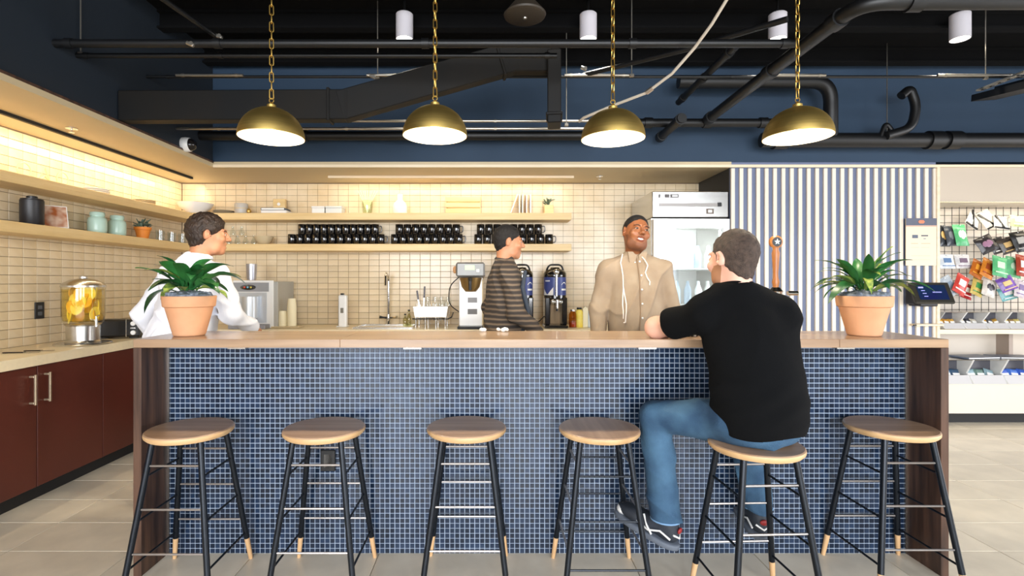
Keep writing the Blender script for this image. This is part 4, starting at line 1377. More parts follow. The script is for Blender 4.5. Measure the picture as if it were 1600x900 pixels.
W, K = (240, 238, 232), (30, 30, 34)
pk = [
    ('white triangular packet with black edge in top packet row', 1521, 344, 22, 26, W, K, 35), ('white and black packet tilted in middle of top row', 1543, 343, 22, 28, (222, 216, 204), K, -28),
    ('pale grey packet lying low beside tilted top packets', 1564, 348, 24, 20, (214, 214, 214), K, 8), ('pale green packet at right end of top row', 1590, 346, 24, 18, (214, 224, 160), W, 6),
    ('charcoal pouch with white and orange label at left', 1473, 369, 16, 34, (54, 58, 66), (232, 190, 120), 0), ('dark grey spotted pouch left of green pouch', 1485, 369, 16, 32, (72, 78, 88), (120, 124, 132), 0),
    ('green pouch with white label in second row', 1501, 368, 20, 34, (86, 176, 120), W, 0), ('black foil packet with mauve mark in second row', 1541, 382, 28, 26, (40, 36, 40), (140, 104, 130), -24),
    ('black foil packet with white mark in second row', 1559, 384, 24, 24, (58, 54, 56), W, -16), ('black and tan packet in second row', 1574, 384, 24, 24, (66, 58, 54), (190, 160, 110), -18), ('tall black foil packet at right of second row', 1594, 378, 24, 32, (34, 34, 36), (150, 150, 150), -10),
    ('flat white and blue picture pack at left', 1479, 409, 24, 22, (222, 230, 238), (90, 120, 160), 0), ('flat white picture pack with purple mark', 1504, 409, 24, 22, (232, 230, 232), (120, 100, 120), 0),
    ('dark orange bag leftmost in third row', 1527, 421, 22, 28, (200, 110, 36), (240, 170, 60), 30), ('bright orange bag second in third row', 1543, 420, 22, 30, (222, 136, 48), (160, 70, 30), 28),
    ('green bag left one of the green pair', 1562, 417, 24, 32, (96, 186, 128), (190, 226, 190), 14), ('green bag right one of the green pair', 1583, 418, 24, 32, (110, 196, 140), (200, 230, 200), 14), ('red bag at the right end of third row', 1598, 416, 22, 34, (176, 70, 50), W, 12),
    ('pale blue bag leftmost in bottom bag row', 1484, 447, 20, 30, (206, 216, 226), (150, 170, 190), -30), ('red bag beside pale blue bag in bottom row', 1501, 445, 22, 32, (206, 70, 62), W, 32), ('dark red bag with white ring in bottom row', 1509, 455, 20, 24, (176, 40, 44), W, 20),
    ('yellow and green bag in bottom bag row', 1527, 449, 20, 28, (226, 200, 110), (70, 150, 80), 26), ('white and black bag in bottom bag row', 1545, 450, 22, 28, (226, 220, 212), (60, 56, 60), 22), ('purple bag in bottom bag row', 1573, 444, 26, 22, (124, 84, 176), (222, 190, 130), -20),
    ('teal bag below the purple bag', 1574, 459, 26, 20, (120, 186, 190), W, -14), ('white and pink bag at right end of bottom row', 1595, 452, 22, 28, (226, 214, 220), (110, 90, 140), 18)]
for k, a in enumerate(pk):
    packet(a[0], a[1], a[2], a[3], a[4], a[5], a[6], a[7], Y=4.95 - .045 * (k % 4))


# slanted bins
def bin_unit(label, x, w_, z, dpt, h, seed, cols):
    t = thing('snack_bin', label, 'bin', (x, 4.73, z), group='slanted snack bins')
    prof = [(0, .004), (dpt, .004), (dpt, h), (.03, h), (.075, h * .55)]
    for s in (-1, 1):
        MB().prism([(0 + .075, .004), (dpt, .004), (dpt, h), (.0, h), (.07, h * .42), (.0, .004)], (s * w_ / 2 - .002, s * w_ / 2 + .002), 'x').build('side_plate', M_whitep, t)
    MB().prism([(.004, .002), (.012, .002), (.06, h * .33), (.052, h * .33)], (-w_ / 2 + .003, w_ / 2 - .003), 'x').build('front_lip', mat('bin_grey', (206, 204, 204), .4), t)
    MB().prism([(.012, .001), (dpt, .001), (dpt, .006), (.012, .006)], (-w_ / 2 + .003, w_ / 2 - .003), 'x').build('floor_plate', M_whitep, t)
    MB().prism([(.0, h * .985), (.006, h), (dpt, h), (dpt, h * .985)], (-w_ / 2 + .003, w_ / 2 - .003), 'x').build('top_rail', M_steel, t)
    MB().bb(-w_ / 2 + .003, w_ / 2 - .003, dpt * .6, dpt * .61, .007, h * .97).build('back_plate', mat('bin_smoke', (84, 84, 92), .3), t)
    rnd = random.Random(seed)
    for k in range(3):
        cc = cols[k % len(cols)]
        q = thing('snack_packet', label.replace('slanted', 'wrapped snack %s inside slanted' % ['left', 'middle', 'right'][k])[:110], 'snack packet', (x - w_ * .28 + w_ * .28 * k, 4.73 + .115, z + .012 + h * .24), 0, 'snacks in the bins')
        q.rotation_euler = (R(-25), R(rnd.uniform(-18, 18)), 0)
        m = mat('snk_%d_%d_%d' % tuple(cc), cc, .35, var=.25, vscale=40)
        pillow(w_ * .3, h * .5, .03, 0).build('wrapper', m, q)
        MB().bb(-w_ * .1, w_ * .1, -.0185, -.014, -h * .06, h * .06).build('print_band', M_paper, q)
    return t


zt = zc
labs = ['far left', 'second', 'third', 'fourth', 'fifth']
pal = [[(222, 170, 70), (206, 150, 60)], [(230, 220, 200), (60, 60, 66)], [(196, 150, 60), (90, 90, 96)], [(220, 200, 120), (150, 120, 70)], [(200, 170, 120), (120, 130, 120)]]
for k in range(5):
    bin_unit('%s slanted snack bin on the upper display shelf' % labs[k], px(1494 + 35 * k, 0, 4.73).x, .2, zt + .001, .25, px(0, 488, 4.73).z - zt, k, pal[k])
pal2 = [[(60, 90, 120), (200, 214, 226)], [(150, 180, 190), (110, 140, 130)], [(50, 96, 200), (70, 120, 210)], [(90, 110, 140), (60, 90, 170)]]
for k in range(4):
    bin_unit('%s slanted drink bin on the low display shelf' % labs[k], px(1495 + 54 * k, 0, 4.73).x, .31, zl + .001, .28, px(0, 562, 4.75).z - zl, 10 + k, pal2[k])
for k in range(2):
    c = px(1522 + 60 * k, 558, 4.86)
    t = thing('magazine', ['grey magazine lying on the left low bins', 'grey magazine lying on the right low bins'][k], 'magazine', (c.x, 4.87, px(0, 562, 4.75).z + .003), R(8 - 14 * k))
    MB().rbox((0, 0, .008), (.34, .2, .014), .002).build('cover', mat('mag_grey', (120, 134, 160), .4, var=.4, vscale=12), t)
    MB().bb(-.168, .168, -.1012, -.098, .003, .012).build('pages', M_paper, t)

# poster, tablet, ledge on the slatted wall
p0, p1 = px(1416, 415, SY - .03), px(1464, 341, SY - .03)
t = thing('menu_poster', 'cream menu poster with slate header on slatted wall', 'poster', ((p0.x + p1.x) / 2, SY - .026, p0.z))
wd, h = p1.x - p0.x, p1.z - p0.z
MB().bb(-wd / 2, wd / 2, 0, .005, 0, h).build('sheet', mat('poster_cream', (226, 210, 186), .6), t)
MB().bb(-wd / 2, wd / 2, -.002, -.0002, h * .85, h).build('header_band', mat('poster_slate', (92, 96, 112), .6), t)
MB().bb(-wd / 2, wd / 2, -.002, -.0002, h * .825, h * .845).build('accent_line', mat('poster_pink', (214, 160, 140), .6), t)
MB().prism([(-.03, h * .925), (-.018, h * .96), (.018, h * .96), (.03, h * .925), (.018, h * .89), (-.018, h * .89)], (-.004, -.0021), 'y').build('header_badge', mat('poster_orange', (214, 130, 96), .6), t)
for x0, x1, z0, z1, cc in ((-.08, -.03, .58, .65, (96, 104, 120)), (.0, .06, .62, .645, (80, 84, 96)), (.02, .04, .56, .58, (150, 150, 156)), (-.09, -.03, .46, .475, (206, 180, 150)), (.0, .08, .46, .475, (206, 180, 150)), (-.09, -.02, .38, .39, (216, 196, 170)), (.0, .07, .38, .39, (216, 196, 170)), (-.09, .08, .2, .212, (216, 196, 170)), (-.09, .08, .12, .13, (216, 196, 170))):
    MB().bb(x0, x1, -.0015, -.0002, h * z0, h * z1).build('text_block', mat('ink_%d_%d' % (cc[0], cc[2]), cc, .7), t)
t = thing('tablet_kiosk', 'black tablet kiosk tilted on the slatted wall', 'tablet', px(1455, 458, 4.42))
Mt = Euler((R(-28), 0, R(-8))).to_matrix()
MB().rbox((0, 0, 0), (.31, .03, .2), .008, Mt).build('frame', mat('kiosk_black', (44, 42, 36), .4), t)
n_ = Mt @ Vector((0, -1, 0))
MB().box(n_ * .0165, (.225, .003, .14), Mt).build('screen', mat('screen_blue', (20, 22, 66), .2, emit=(30, 32, 90), estr=.35, col2=(14, 44, 46), vscale=6), t)
for u, v, ww, hh_ in ((-.08, .045, .04, .014), (-.07, .015, .03, .006), (-.065, -.012, .03, .006), (-.06, -.04, .03, .006), (.035, .0, .07, .008)):
    MB().box(n_ * .0188 + Mt @ Vector((u, 0, v)), (ww, .001, hh_), Mt).build('screen_text', mat('screen_text', (150, 150, 220), .4, emit=(150, 150, 230), estr=.5), t)
MB().rbox((-.02, .06, -.09), (.16, .13, .05), .008).build('mount', M_blackp, t)
MB().rbox((-.09, .08, -.02), (.06, .1, .16), .008).build('bracket', M_blackp, t)
t = thing('wall_ledge', 'thin pale wooden ledge sticking out of slatted wall', 'ledge', px(1453, 508, 4.5))
MB().rbox((0, .03, 0), (.25, .06, .018), .004).build('board', M_edge, t)
MB().cyl((-.12, .0, 0), (-.15, -.005, 0), .006, n=8).build('end_pin', M_blackp, t)

# ------------------------------------------------------------------ bar-top things
ZB = BH + .001
# beer tap behind the seated man
t = thing('tap_tower', 'chrome tap tower with wooden handle behind seated man', 'beer tap', (X(1212, 2.6), 2.6, ZB))
MB().lathe([(0, 0), (.05, 0), (.05, .012), (.032, .02), (.03, .2), (.034, .21), (.02, .23), (0, .232)], n=24).build('column', M_chrome, t)
MB().tube([(0, 0, .17), (0, -.07, .17), (0, -.085, .12)], [.012, .012, .008], 12).build('faucet', M_chrome, t)
MB().cyl((.06, 0, .2), (.11, 0, .2), .012, n=12).build('side_nozzle', M_chrome, t)
zb = px(0, 450, 2.6).z - ZB
ztp = px(0, 368, 2.6).z - ZB
MB().lathe([(0, .22), (.012, .225), (.014, zb + .01), (.018, zb + .03), (.013, zb + .05), (.012, zb + .07), (.017, zb + .15), (.019, ztp - .09), (.013, ztp - .07), (.016, ztp - .058), (0, ztp - .05)], n=20).build('handle', wood('tap_wood', (188, 122, 62), (150, 90, 44), .35, 2), t)
Mx = Euler((R(90), 0, 0)).to_matrix()
MB().lathe([(0, .012), (.026, .012), (.033, .006), (.033, -.006), (.026, -.012), (0, -.012)], n=28, M=Mx, c=(0, 0, ztp - .033)).build('badge_rim', MATS['tap_wood'], t)
MB().lathe([(0, .0145), (.0235, .0145), (.0235, .012)], n=24, M=Mx, c=(0, 0, ztp - .033)).build('badge_face', M_blackp, t)
st = []
for k in range(10):
    a = PI / 2 + k * PI / 5
    rr_ = .016 if k % 2 == 0 else .007
    st.append((rr_ * math.cos(a), ztp - .033 + rr_ * math.sin(a)))
MB().prism(st, (-.0165, -.0147), 'y').build('badge_star', mat('badge_ice', (196, 214, 226), .4), t)
# crumpled paper napkins on the back edge of the bar
rnd = random.Random(8)
for x, wpx, lab in ((757, 18, 'crumpled white napkin left one on bar top'), (789, 26, 'crumpled white napkin right one on bar top')):
    m = MB()
    for k in range(4):
        m.ell((rnd.uniform(-.03, .03) * wpx / 20, rnd.uniform(-.01, .01), .008 + rnd.uniform(0, .004)), (.014, .011, .009), 7, 5, Euler((rnd.uniform(0, 2), 0, rnd.uniform(0, 2))).to_matrix())
    tag(m.build('napkin', M_paper, None, 20), lab, 'napkin', 'napkins on the bar', None, (X(x, 2.66), 2.66, ZB))


bc = Vector((X(1076, 2.42), 2.42, BH + .0085))
t = thing('bead_bracelet', 'black and white bead bracelet lying on bar by elbow', 'bracelet', bc)
for k in range(14):
    a = 2 * PI * k / 14
    MB().ell((.036 * math.cos(a), .022 * math.sin(a), 0), (.0075, .0075, .0075), 8, 6).build('bead', [M_whitep, M_blackp, M_blackp][k % 3], t)


def leaf_mesh(ln, wd, arch, mt, nseg=12, twist=0.0):
    """petiole, then a lance-shaped blade that arches over"""
    vs, fs = [], []
    for i in range(nseg + 1):
        f = i / nseg
        if f < .22:
            wv = .007
        else:
            q = (f - .22) / .78
            wv = max(.007 * (1 - q), wd * (math.sin(PI * q ** .8) ** .75)) if i < nseg else 0.0006
        g = max(0, f - .15) / .85
        a = arch * g ** 1.3
        y = ln * (f - g) + ln * g * (math.sin(a) / max(a, .01))
        z = -ln * g * (1 - math.cos(a)) / max(a, .01)
        for u in (-1, -.5, 0, .5, 1):
            vs.append((u * wv / 2, y, z + abs(u) * wv * .16 + .003 * math.sin(f * 14) * u))
    for i in range(nseg):
        for k in range(4):
            a = i * 5 + k
            fs.append((a, a + 1, a + 6, a + 5))
    vs2 = [(x, y, z - .0008) for x, y, z in vs]
    m = MB()
    m.add(vs, fs, True)
    m.add(vs2, [f[::-1] for f in fs], True)
    me = bpy.data.meshes.new('leaf')
    me.from_pydata(m.v, [], m.f)
    me.materials.append(mt)
    me.polygons.foreach_set('use_smooth', [True] * len(me.polygons))
    return me


def bar_plant(label, loc, seed, leaves):
    t = thing('potted_plant', label, 'plant', loc)
    pot = MB().lathe([(0, 0), (.066, 0), (.07, .004), (.104, .136), (.108, .137), (.113, .141), (.118, .187), (.117, .19), (.108, .19), (.104, .172), (0, .17)], n=40).build('pot', M_terra, t, 30)
    rnd = random.Random(seed)
    ms = MB()
    ms.lathe([(.107, .176), (.098, .198), (.06, .212), (0, .216)], n=28)
    for k in range(70):
        a, r = rnd.uniform(0, 2 * PI), .095 * math.sqrt(rnd.random())
        ms.ell((r * math.cos(a), r * math.sin(a), .199 + .014 * (1 - r / .1)), (.012, .012, .009), 6, 4)
    mo = ms.build('moss', M_moss, t)
    mo['kind'] = 'stuff'
    meshes = {}
    for ang, up, ln, wd, arch, var in leaves:
        mt = M_leafy if var else M_leaf
        me = leaf_mesh(ln, wd, arch, mt)
        link('leaf', me, t, (.018 * math.cos(ang), .018 * math.sin(ang), .2 + rnd.uniform(-.01, .03)), Euler((up, rnd.uniform(-.3, .3), ang - PI / 2)))
    for k in range(8):
        a = rnd.uniform(0, 2 * PI)
        MB().tube([(.01 * math.cos(a), .01 * math.sin(a), .19), (.03 * math.cos(a), .03 * math.sin(a), .27)], [.005, .003], 6).build('stem', M_leaf, t)
    return t


def gen(seed, n, lmin, lmax, wd):
    rnd = random.Random(seed)
    o = []
    for k in range(n):
        a = 2 * PI * k * .381966 * 1.0 + rnd.uniform(-.3, .3)
        lay = k / n
        up = R(18 + 60 * lay + rnd.uniform(-14, 14))
        ln = rnd.uniform(lmin, lmax) * (1 - .18 * lay)
        o.append((a, up, ln, wd * rnd.uniform(.75, 1.2), rnd.uniform(.5, 1.5), rnd.random() < .18))
    return o


bar_plant('leafy plant in terracotta pot on left end of bar', (X(296, 2.476), 2.476, ZB), 3, gen(31, 34, .19, .29, .062))
bar_plant('leafy plant in terracotta pot on right end of bar', (X(1350, 2.476), 2.476, ZB), 4, gen(77, 40, .18, .28, .046))

# ------------------------------------------------------------------ people: smooth blended bodies from distance fields
def A3(p):
    return np.array(p, dtype=np.float32)


def cap(P, a, b, ra, rb, sq=None):
    """tapered capsule; sq = (unit axis, factor) flattens it along that axis"""
    a, b = A3(a), A3(b)
    if sq is not None:
        ax, f = A3(sq[0]), sq[1]
        def T(q):
            return q + np.multiply.outer((q @ ax) * (1 / f - 1), ax) if q.ndim > 1 else q + (q @ ax) * (1 / f - 1) * ax
        return cap(T(P), T(a), T(b), ra, rb)
    d = b - a
    t = np.clip(((P - a) @ d) / max(float(d @ d), 1e-9), 0, 1)
    return np.linalg.norm(P - a - t[:, None] * d, axis=1) - (ra + (rb - ra) * t)


def elp(P, c, r, Rm=None):
    q = P - A3(c)
    if Rm is not None:
        q = q @ np.array(Rm, dtype=np.float32)
    r = A3(r)
    k0 = np.linalg.norm(q / r, axis=1)
    k1 = np.linalg.norm(q / (r * r), axis=1) + 1e-9
    return k0 * (k0 - 1) / k1


def smin(a, b, k):
    h = np.clip(.5 + .5 * (b - a) / k, 0, 1)
    return b + (a - b) * h - k * h * (1 - h)


def smax(a, b, k):
    return -smin(-a, -b, k)


def U(k, *ds):
    o = ds[0]
    for d in ds[1:]:
        o = smin(o, d, k)
    return o


def nets(fn, lo, hi, h):
    lo, hi = A3(lo), A3(hi)
    n = np.ceil((hi - lo) / h).astype(int) + 1
    ax = [lo[i] + h * np.arange(n[i], dtype=np.float32) for i in range(3)]
    G = np.stack(np.meshgrid(*ax, indexing='ij'), -1).reshape(-1, 3)
    V = np.concatenate([fn(G[i:i + 400000]) for i in range(0, len(G), 400000)]).reshape(n)
    V[[0, -1]] = np.maximum(V[[0, -1]], 1e-3)
    V[:, [0, -1]] = np.maximum(V[:, [0, -1]], 1e-3)
    V[:, :, [0, -1]] = np.maximum(V[:, :, [0, -1]], 1e-3)
    I = V < 0
    off = [(i, j, k) for i in (0, 1) for j in (0, 1) for k in (0, 1)]
    m = n - 1
    cnt = sum(I[o[0]:o[0] + m[0], o[1]:o[1] + m[1], o[2]:o[2] + m[2]].astype(np.int8) for o in off)
    act = (cnt > 0) & (cnt < 8)
    cells = np.argwhere(act)
    idx = -np.ones(m, dtype=np.int64)
    idx[act] = np.arange(len(cells))
    acc = np.zeros((len(cells), 3))
    num = np.zeros(len(cells))
    for o in off:
        for d in range(3):
            if o[d]:
                continue
            e = list(o)
            e[d] = 1
            c0, c1 = cells + np.array(o), cells + np.array(e)
            v0, v1 = V[tuple(c0.T)], V[tuple(c1.T)]
            s = (v0 < 0) != (v1 < 0)
            t = np.where(s, v0 / np.where(s, v0 - v1, 1), 0)
            pos = np.array(o, float)[None] + 0 * acc
            pos[:, d] += t
            acc += pos * s[:, None]
            num += s
    vert = lo + (cells + acc / num[:, None]) * h
    faces = []
    for d in range(3):
        u, w_ = [(1, 2), (2, 0), (0, 1)][d]
        sl0 = [slice(1, m[i]) for i in range(3)]
        sl0[d] = slice(0, m[d])
        sl1 = list(sl0)
        sl1[d] = slice(1, m[d] + 1)
        a, b = I[tuple(sl0)], I[tuple(sl1)]
        ch = np.argwhere(a != b)
        base = np.array([0 if i == d else 1 for i in range(3)])
        g = ch + base
        fl_ = a[tuple(ch.T)]
        eu, ew = np.eye(3, dtype=int)[u], np.eye(3, dtype=int)[w_]
        q = np.stack([idx[tuple((g - eu - ew).T)], idx[tuple((g - ew).T)], idx[tuple(g.T)], idx[tuple((g - eu).T)]], 1)
        q[~fl_] = q[~fl_][:, ::-1]
        faces.append(q)
    return vert, np.concatenate(faces)


def net_mesh(name, parts, m):
    """parts: list of (fn, lo, hi, h, transform or None) joined into one mesh"""
    vs, fs, o = [], [], 0
    for fn, lo, hi, h, T in parts:
        v, f = nets(fn, lo, hi, h)
        if T is not None:
            M4 = np.array(T)
            v = v @ M4[:3, :3].T + M4[:3, 3]
        vs.append(v)
        fs.append(f + o)
        o += len(v)
    v, f = np.concatenate(vs), np.concatenate(fs)
    me = bpy.data.meshes.new(name)
    me.vertices.add(len(v))
    me.vertices.foreach_set('co', v.astype(np.float32).ravel())
    me.loops.add(len(f) * 4)
    me.loops.foreach_set('vertex_index', f.astype(np.int32).ravel())
    me.polygons.add(len(f))
    me.polygons.foreach_set('loop_start', np.arange(0, len(f) * 4, 4, dtype=np.int32))
    me.polygons.foreach_set('use_smooth', np.ones(len(f), dtype=bool))
    me.update(calc_edges=True)
    me.validate()
    me.materials.append(m)
    return me


def folds(P, amp, f=1.0, seed=0.0):
    """soft cloth wrinkles"""
    x, y, z = P[:, 0] + seed, P[:, 1] + seed * .7, P[:, 2]
    q = z * 34 * f + 7 * np.sin(x * 9 * f + seed) + 5 * np.sin(y * 11 * f)
    r = (z * .7 + x) * 46 * f + 4 * np.sin(z * 13 * f + seed)
    ridge = (1 - np.abs(np.sin(q * .5))) ** 2.5
    ridge2 = (1 - np.abs(np.sin(r * .4 + 1))) ** 2.5
    m = np.clip(.5 + .8 * np.sin(x * 7 + z * 9 + seed * 3), 0, 1)
    return amp * (.4 * np.sin(q * .6) - 1.5 * ridge * m - 1.2 * ridge2 * (1 - m))


# head in its own frame: +y is the face, z up, origin at head centre (chin -.118, crown .12)
def head_core(P):
    skull = elp(P, (0, -.018, .028), (.075, .096, .092))
    face = elp(P, (0, .022, -.035), (.062, .072, .082))
    jaw = cap(P, (-.035, .03, -.085), (.035, .03, -.085), .03, .03)
    chin = elp(P, (0, .07, -.096), (.026, .02, .022))
    d = U(.03, skull, face, jaw)
    return smin(d, chin, .025)


def head_sdf(smile=False, openmouth=False, neck=(0, -.035, -.21), nr=.056):
    def fn(P):
        d = head_core(P)
        for s in (-1, 1):
            d = smin(d, elp(P, (s * .042, .068, -.024), (.024, .02, .022)), .02)
            d = smin(d, cap(P, (s * .012, .088, .03), (s * .046, .074, .03), .009, .008), .012)
            d = smax(d, -elp(P, (s * .033, .102, .008), (.02, .018, .013)), .01)
            d = smin(d, elp(P, (s * .033, .077, .006), (.0165, .0135, .0125)), .004)
            ear = elp(P, (s * .079, -.012, -.002), (.009, .02, .032), Euler((R(-12), 0, s * R(-22))).to_matrix())
            ear = smax(ear, -elp(P, (s * .086, -.006, .002), (.007, .010, .018)), .006)
            d = smin(d, ear, .006)
        d = smin(d, cap(P, (0, .09, .016), (0, .112, -.022), .008, .0125), .012)
        for s in (-1, 1):
            d = smin(d, elp(P, (s * .0125, .101, -.027), (.0095, .010, .008)), .006)
        mw = .03 if smile else .023
        up = np.abs(P[:, 0]) ** 2 * (9 if smile else 0)
        Pm = P.copy()
        Pm[:, 2] -= up
        d = smin(d, elp(Pm, (0, .086, -.052), (mw, .013, .0075)), .007)
        d = smin(d, elp(Pm, (0, .085, -.0735), (mw * .85, .013, .0085)), .007)
        if openmouth:
            d = smax(d, -elp(Pm, (0, .1, -.062), (mw * .85, .022, .0085)), .004)
        else:
            d = smax(d, -elp(Pm, (0, .104, -.062), (mw, .011, .002)), .003)
        d = smin(d, cap(P, (0, -.03, -.04), neck, nr, nr * 1.05), .03)
        return d
    return fn


HB = ((-.1, -.13, -.135), (.1, .135, .135))


def hair_sdf(th, front=.072, side=-.005, back=-.06, nz=.0):
    """shell over the skull down to a hairline"""
    def fn(P):
        x, y, z = P[:, 0], P[:, 1], P[:, 2]
        f = np.clip((y + .10) / .19, 0, 1)
        line = np.where(f > .55, side + (front - side) * np.clip((f - .55) / .45, 0, 1) ** .7 * np.clip(1.1 - np.abs(x) * 6, .25, 1), back + (side - back) * np.clip(f / .55, 0, 1) ** 1.5)
        tz = np.clip((z - line) / .035, .12, 1)
        core = smin(head_core(P), cap(P, (0, -.03, -.04), (0, -.035, -.21), .053, .055), .03)
        d = core - th * tz
        d = smax(d, line - z + .004 * np.sin(x * 160) * np.sin(y * 140), .006)
        if nz:
            d = d + nz * (np.sin(x * 210 + 3 * np.sin(z * 90)) * np.sin(y * 190 + 2 * np.sin(x * 80)) + np.sin(z * 170 + 4 * np.sin(y * 60)) * .6)
        # keep the ears free
        for s in (-1, 1):
            d = smax(d, -elp(P, (s * .082, -.01, -.006), (.018, .024, .034)), .006)
        return d
    return fn


def beard_sdf(th):
    def fn(P):
        x, y, z = P[:, 0], P[:, 1], P[:, 2]
        d = head_core(P) - th
        line = -.072 + .05 * np.clip((np.abs(x) - .036) / .03, 0, 1)
        line = np.where(y < .0, .0, line)
        d = smax(d, z - line, .006)
        d = smax(d, -.012 - y, .008)
        Pm = P.copy()
        d = smax(d, -elp(P, (0, .098, -.064), (.034, .04, .02)), .006)
        mo = cap(P, (-.024, .09, -.05), (0, .0975, -.041), .0042, .0045)
        mo = smin(mo, cap(P, (.024, .09, -.05), (0, .0975, -.041), .0042, .0045), .003)
        return smin(d, mo, .004)
    return fn


def hand_parts(P, wrist, dirv, nrm, side):
    """palm, four fingers and a thumb, slightly curled; nrm = back of the hand"""
    d = Vector(dirv).normalized()
    n = Vector(nrm)
    n = (n - d * n.dot(d)).normalized()
    s = d.cross(n) * side
    w0 = Vector(wrist)
    o = cap(P, w0 - d * .02, w0 + d * .02, .026, .03, (tuple(n), .7))
    o = smin(o, elp(P, tuple(w0 + d * .05), (.04, .045, .018), Matrix((s, d, n)).transposed()), .015)
    for k, (u, ln) in enumerate(((.03, .066), (.011, .076), (-.009, .07), (-.028, .054))):
        a = w0 + d * .085 + s * u
        b = a + d * ln * .55 - n * .008
        c = b + d * ln * .38 - n * .024
        o = smin(o, cap(P, tuple(a), tuple(b), .0095, .0085), .004)
        o = smin(o, cap(P, tuple(b), tuple(c), .0085, .007), .003)
    a = w0 + d * .03 + s * .032
    b = a + d * .035 + s * .022 - n * .006
    c = b + d * .035 + s * .006 - n * .012
    return U(.005, o, cap(P, tuple(a), tuple(b), .0125, .0105), cap(P, tuple(b), tuple(c), .0105, .008))


def shoe(parent, ankle, fwd, pitch, cols, roll=0):
    """sneaker: upper, sole, stripe"""
    fwd = Vector((fwd[0], fwd[1], 0)).normalized()
    ang = math.atan2(-fwd.x, fwd.y)
    T = Matrix.Translation(Vector(ankle)) @ Euler((pitch, roll, ang)).to_matrix().to_4x4()

    def up(P):
        d = U(.03, elp(P, (0, .13, -.048), (.047, .095, .036)), elp(P, (0, -.02, -.045), (.037, .05, .042)), cap(P, (0, .05, -.04), (0, -.012, .0), .042, .042))
        d = smax(d, -.085 - P[:, 2], .004)
        return smax(d, P[:, 2] - .018 + P[:, 1] * .25, .006)

    def sole(P):
        Q_ = P.copy()
        Q_[:, 2] = 0
        d = U(.05, elp(Q_, (0, .13, 0), (.052, .105, 1)), elp(Q_, (0, -.02, 0), (.043, .062, 1)), elp(Q_, (0, .05, 0), (.042, .08, 1)))
        return smax(d, np.abs(P[:, 2] + .088) - .014, .006)
    lo, hi = (-.065, -.09, -.115), (.065, .25, .035)
    o = link('shoe', net_mesh('shoe', [(up, lo, hi, .006, T)], cols[0]), parent)
    link('sole', net_mesh('sole', [(sole, lo, hi, .006, T)], cols[1]), o)
    for pts in ([(-.05, .03, -.07), (-.046, .06, -.045), (-.03, .09, -.012)], [(.05, .03, -.07), (.046, .06, -.045), (.03, .09, -.012)], [(-.042, -.05, -.05), (-.047, .0, -.035), (-.048, .05, -.06), (-.04, .12, -.05)], [(.042, -.05, -.05), (.047, .0, -.035), (.048, .05, -.06), (.04, .12, -.05)], [(-.03, -.055, -.03), (0, -.072, -.045), (.03, -.055, -.03)]):
        MB().tube([T @ Vector(p) for p in pts], .0045, 6).build('stripe', M_whitep, o)
    MB().ell(T @ Vector((0, -.066, -.012)), (.018, .008, .014), 10, 6, T.to_3x3()).build('heel_tab', cols[3], o)
    MB().ell(T @ Vector((0, .196, -.058)), (.036, .032, .026), 14, 8, T.to_3x3()).build('toe_cap', cols[2], o)
    return o


def button(parent, p, m, r=.006):
    MB().ell(p, (r, r * .5, r), 10, 6).build('button', m, parent)


M_sole = mat('sole_grey', (96, 104, 116), .6)
M_dshoe = mat('sneaker_dark', (44, 50, 60), .6, var=.3, vscale=30)
M_redtab = mat('red_tab', (150, 40, 40), .5)
M_denim = mat('denim', (70, 106, 134), .85, col2=(30, 60, 90), vscale=6, bump=.35, bscale=220)
M_blackt = mat('black_tee', (9, 10, 12), .95, spec=.15, var=.2, vscale=6, bump=.15, bscale=250)
M_skinf = mat('skin_fair', (232, 186, 164), .5, col2=(224, 168, 146), vscale=12)
M_skind = mat('skin_dark', (158, 100, 64), .42, col2=(138, 84, 52), vscale=9)
M_skinm = mat('skin_tan', (198, 140, 104), .5, col2=(186, 124, 90), vscale=12)
M_hairb = mat('hair_black', (20, 15, 13), .6, bump=.6, bscale=220)
M_hairbr = mat('hair_brown', (84, 68, 58), .7, col2=(54, 42, 36), vscale=60, bump=.7, bscale=260)
M_hairdk = mat('hair_darkbrown', (56, 40, 30), .55, col2=(36, 25, 18), vscale=30, bump=.6, bscale=120)
M_eyew = mat('eye_white', (230, 224, 214), .25)
M_iris = mat('iris_dark', (34, 22, 16), .15)
M_teeth = mat('teeth', (246, 242, 234), .3)
M_lip = mat('lip_dark', (128, 66, 54), .4)


def head_T(center, yaw, pitch=0, roll=0):
    """yaw 0 looks +y (away from the camera), 180 looks at the camera"""
    return Matrix.Translation(Vector(center)) @ Matrix.Rotation(R(yaw), 4, 'Z') @ Matrix.Rotation(R(pitch), 4, 'X') @ Matrix.Rotation(R(roll), 4, 'Y')


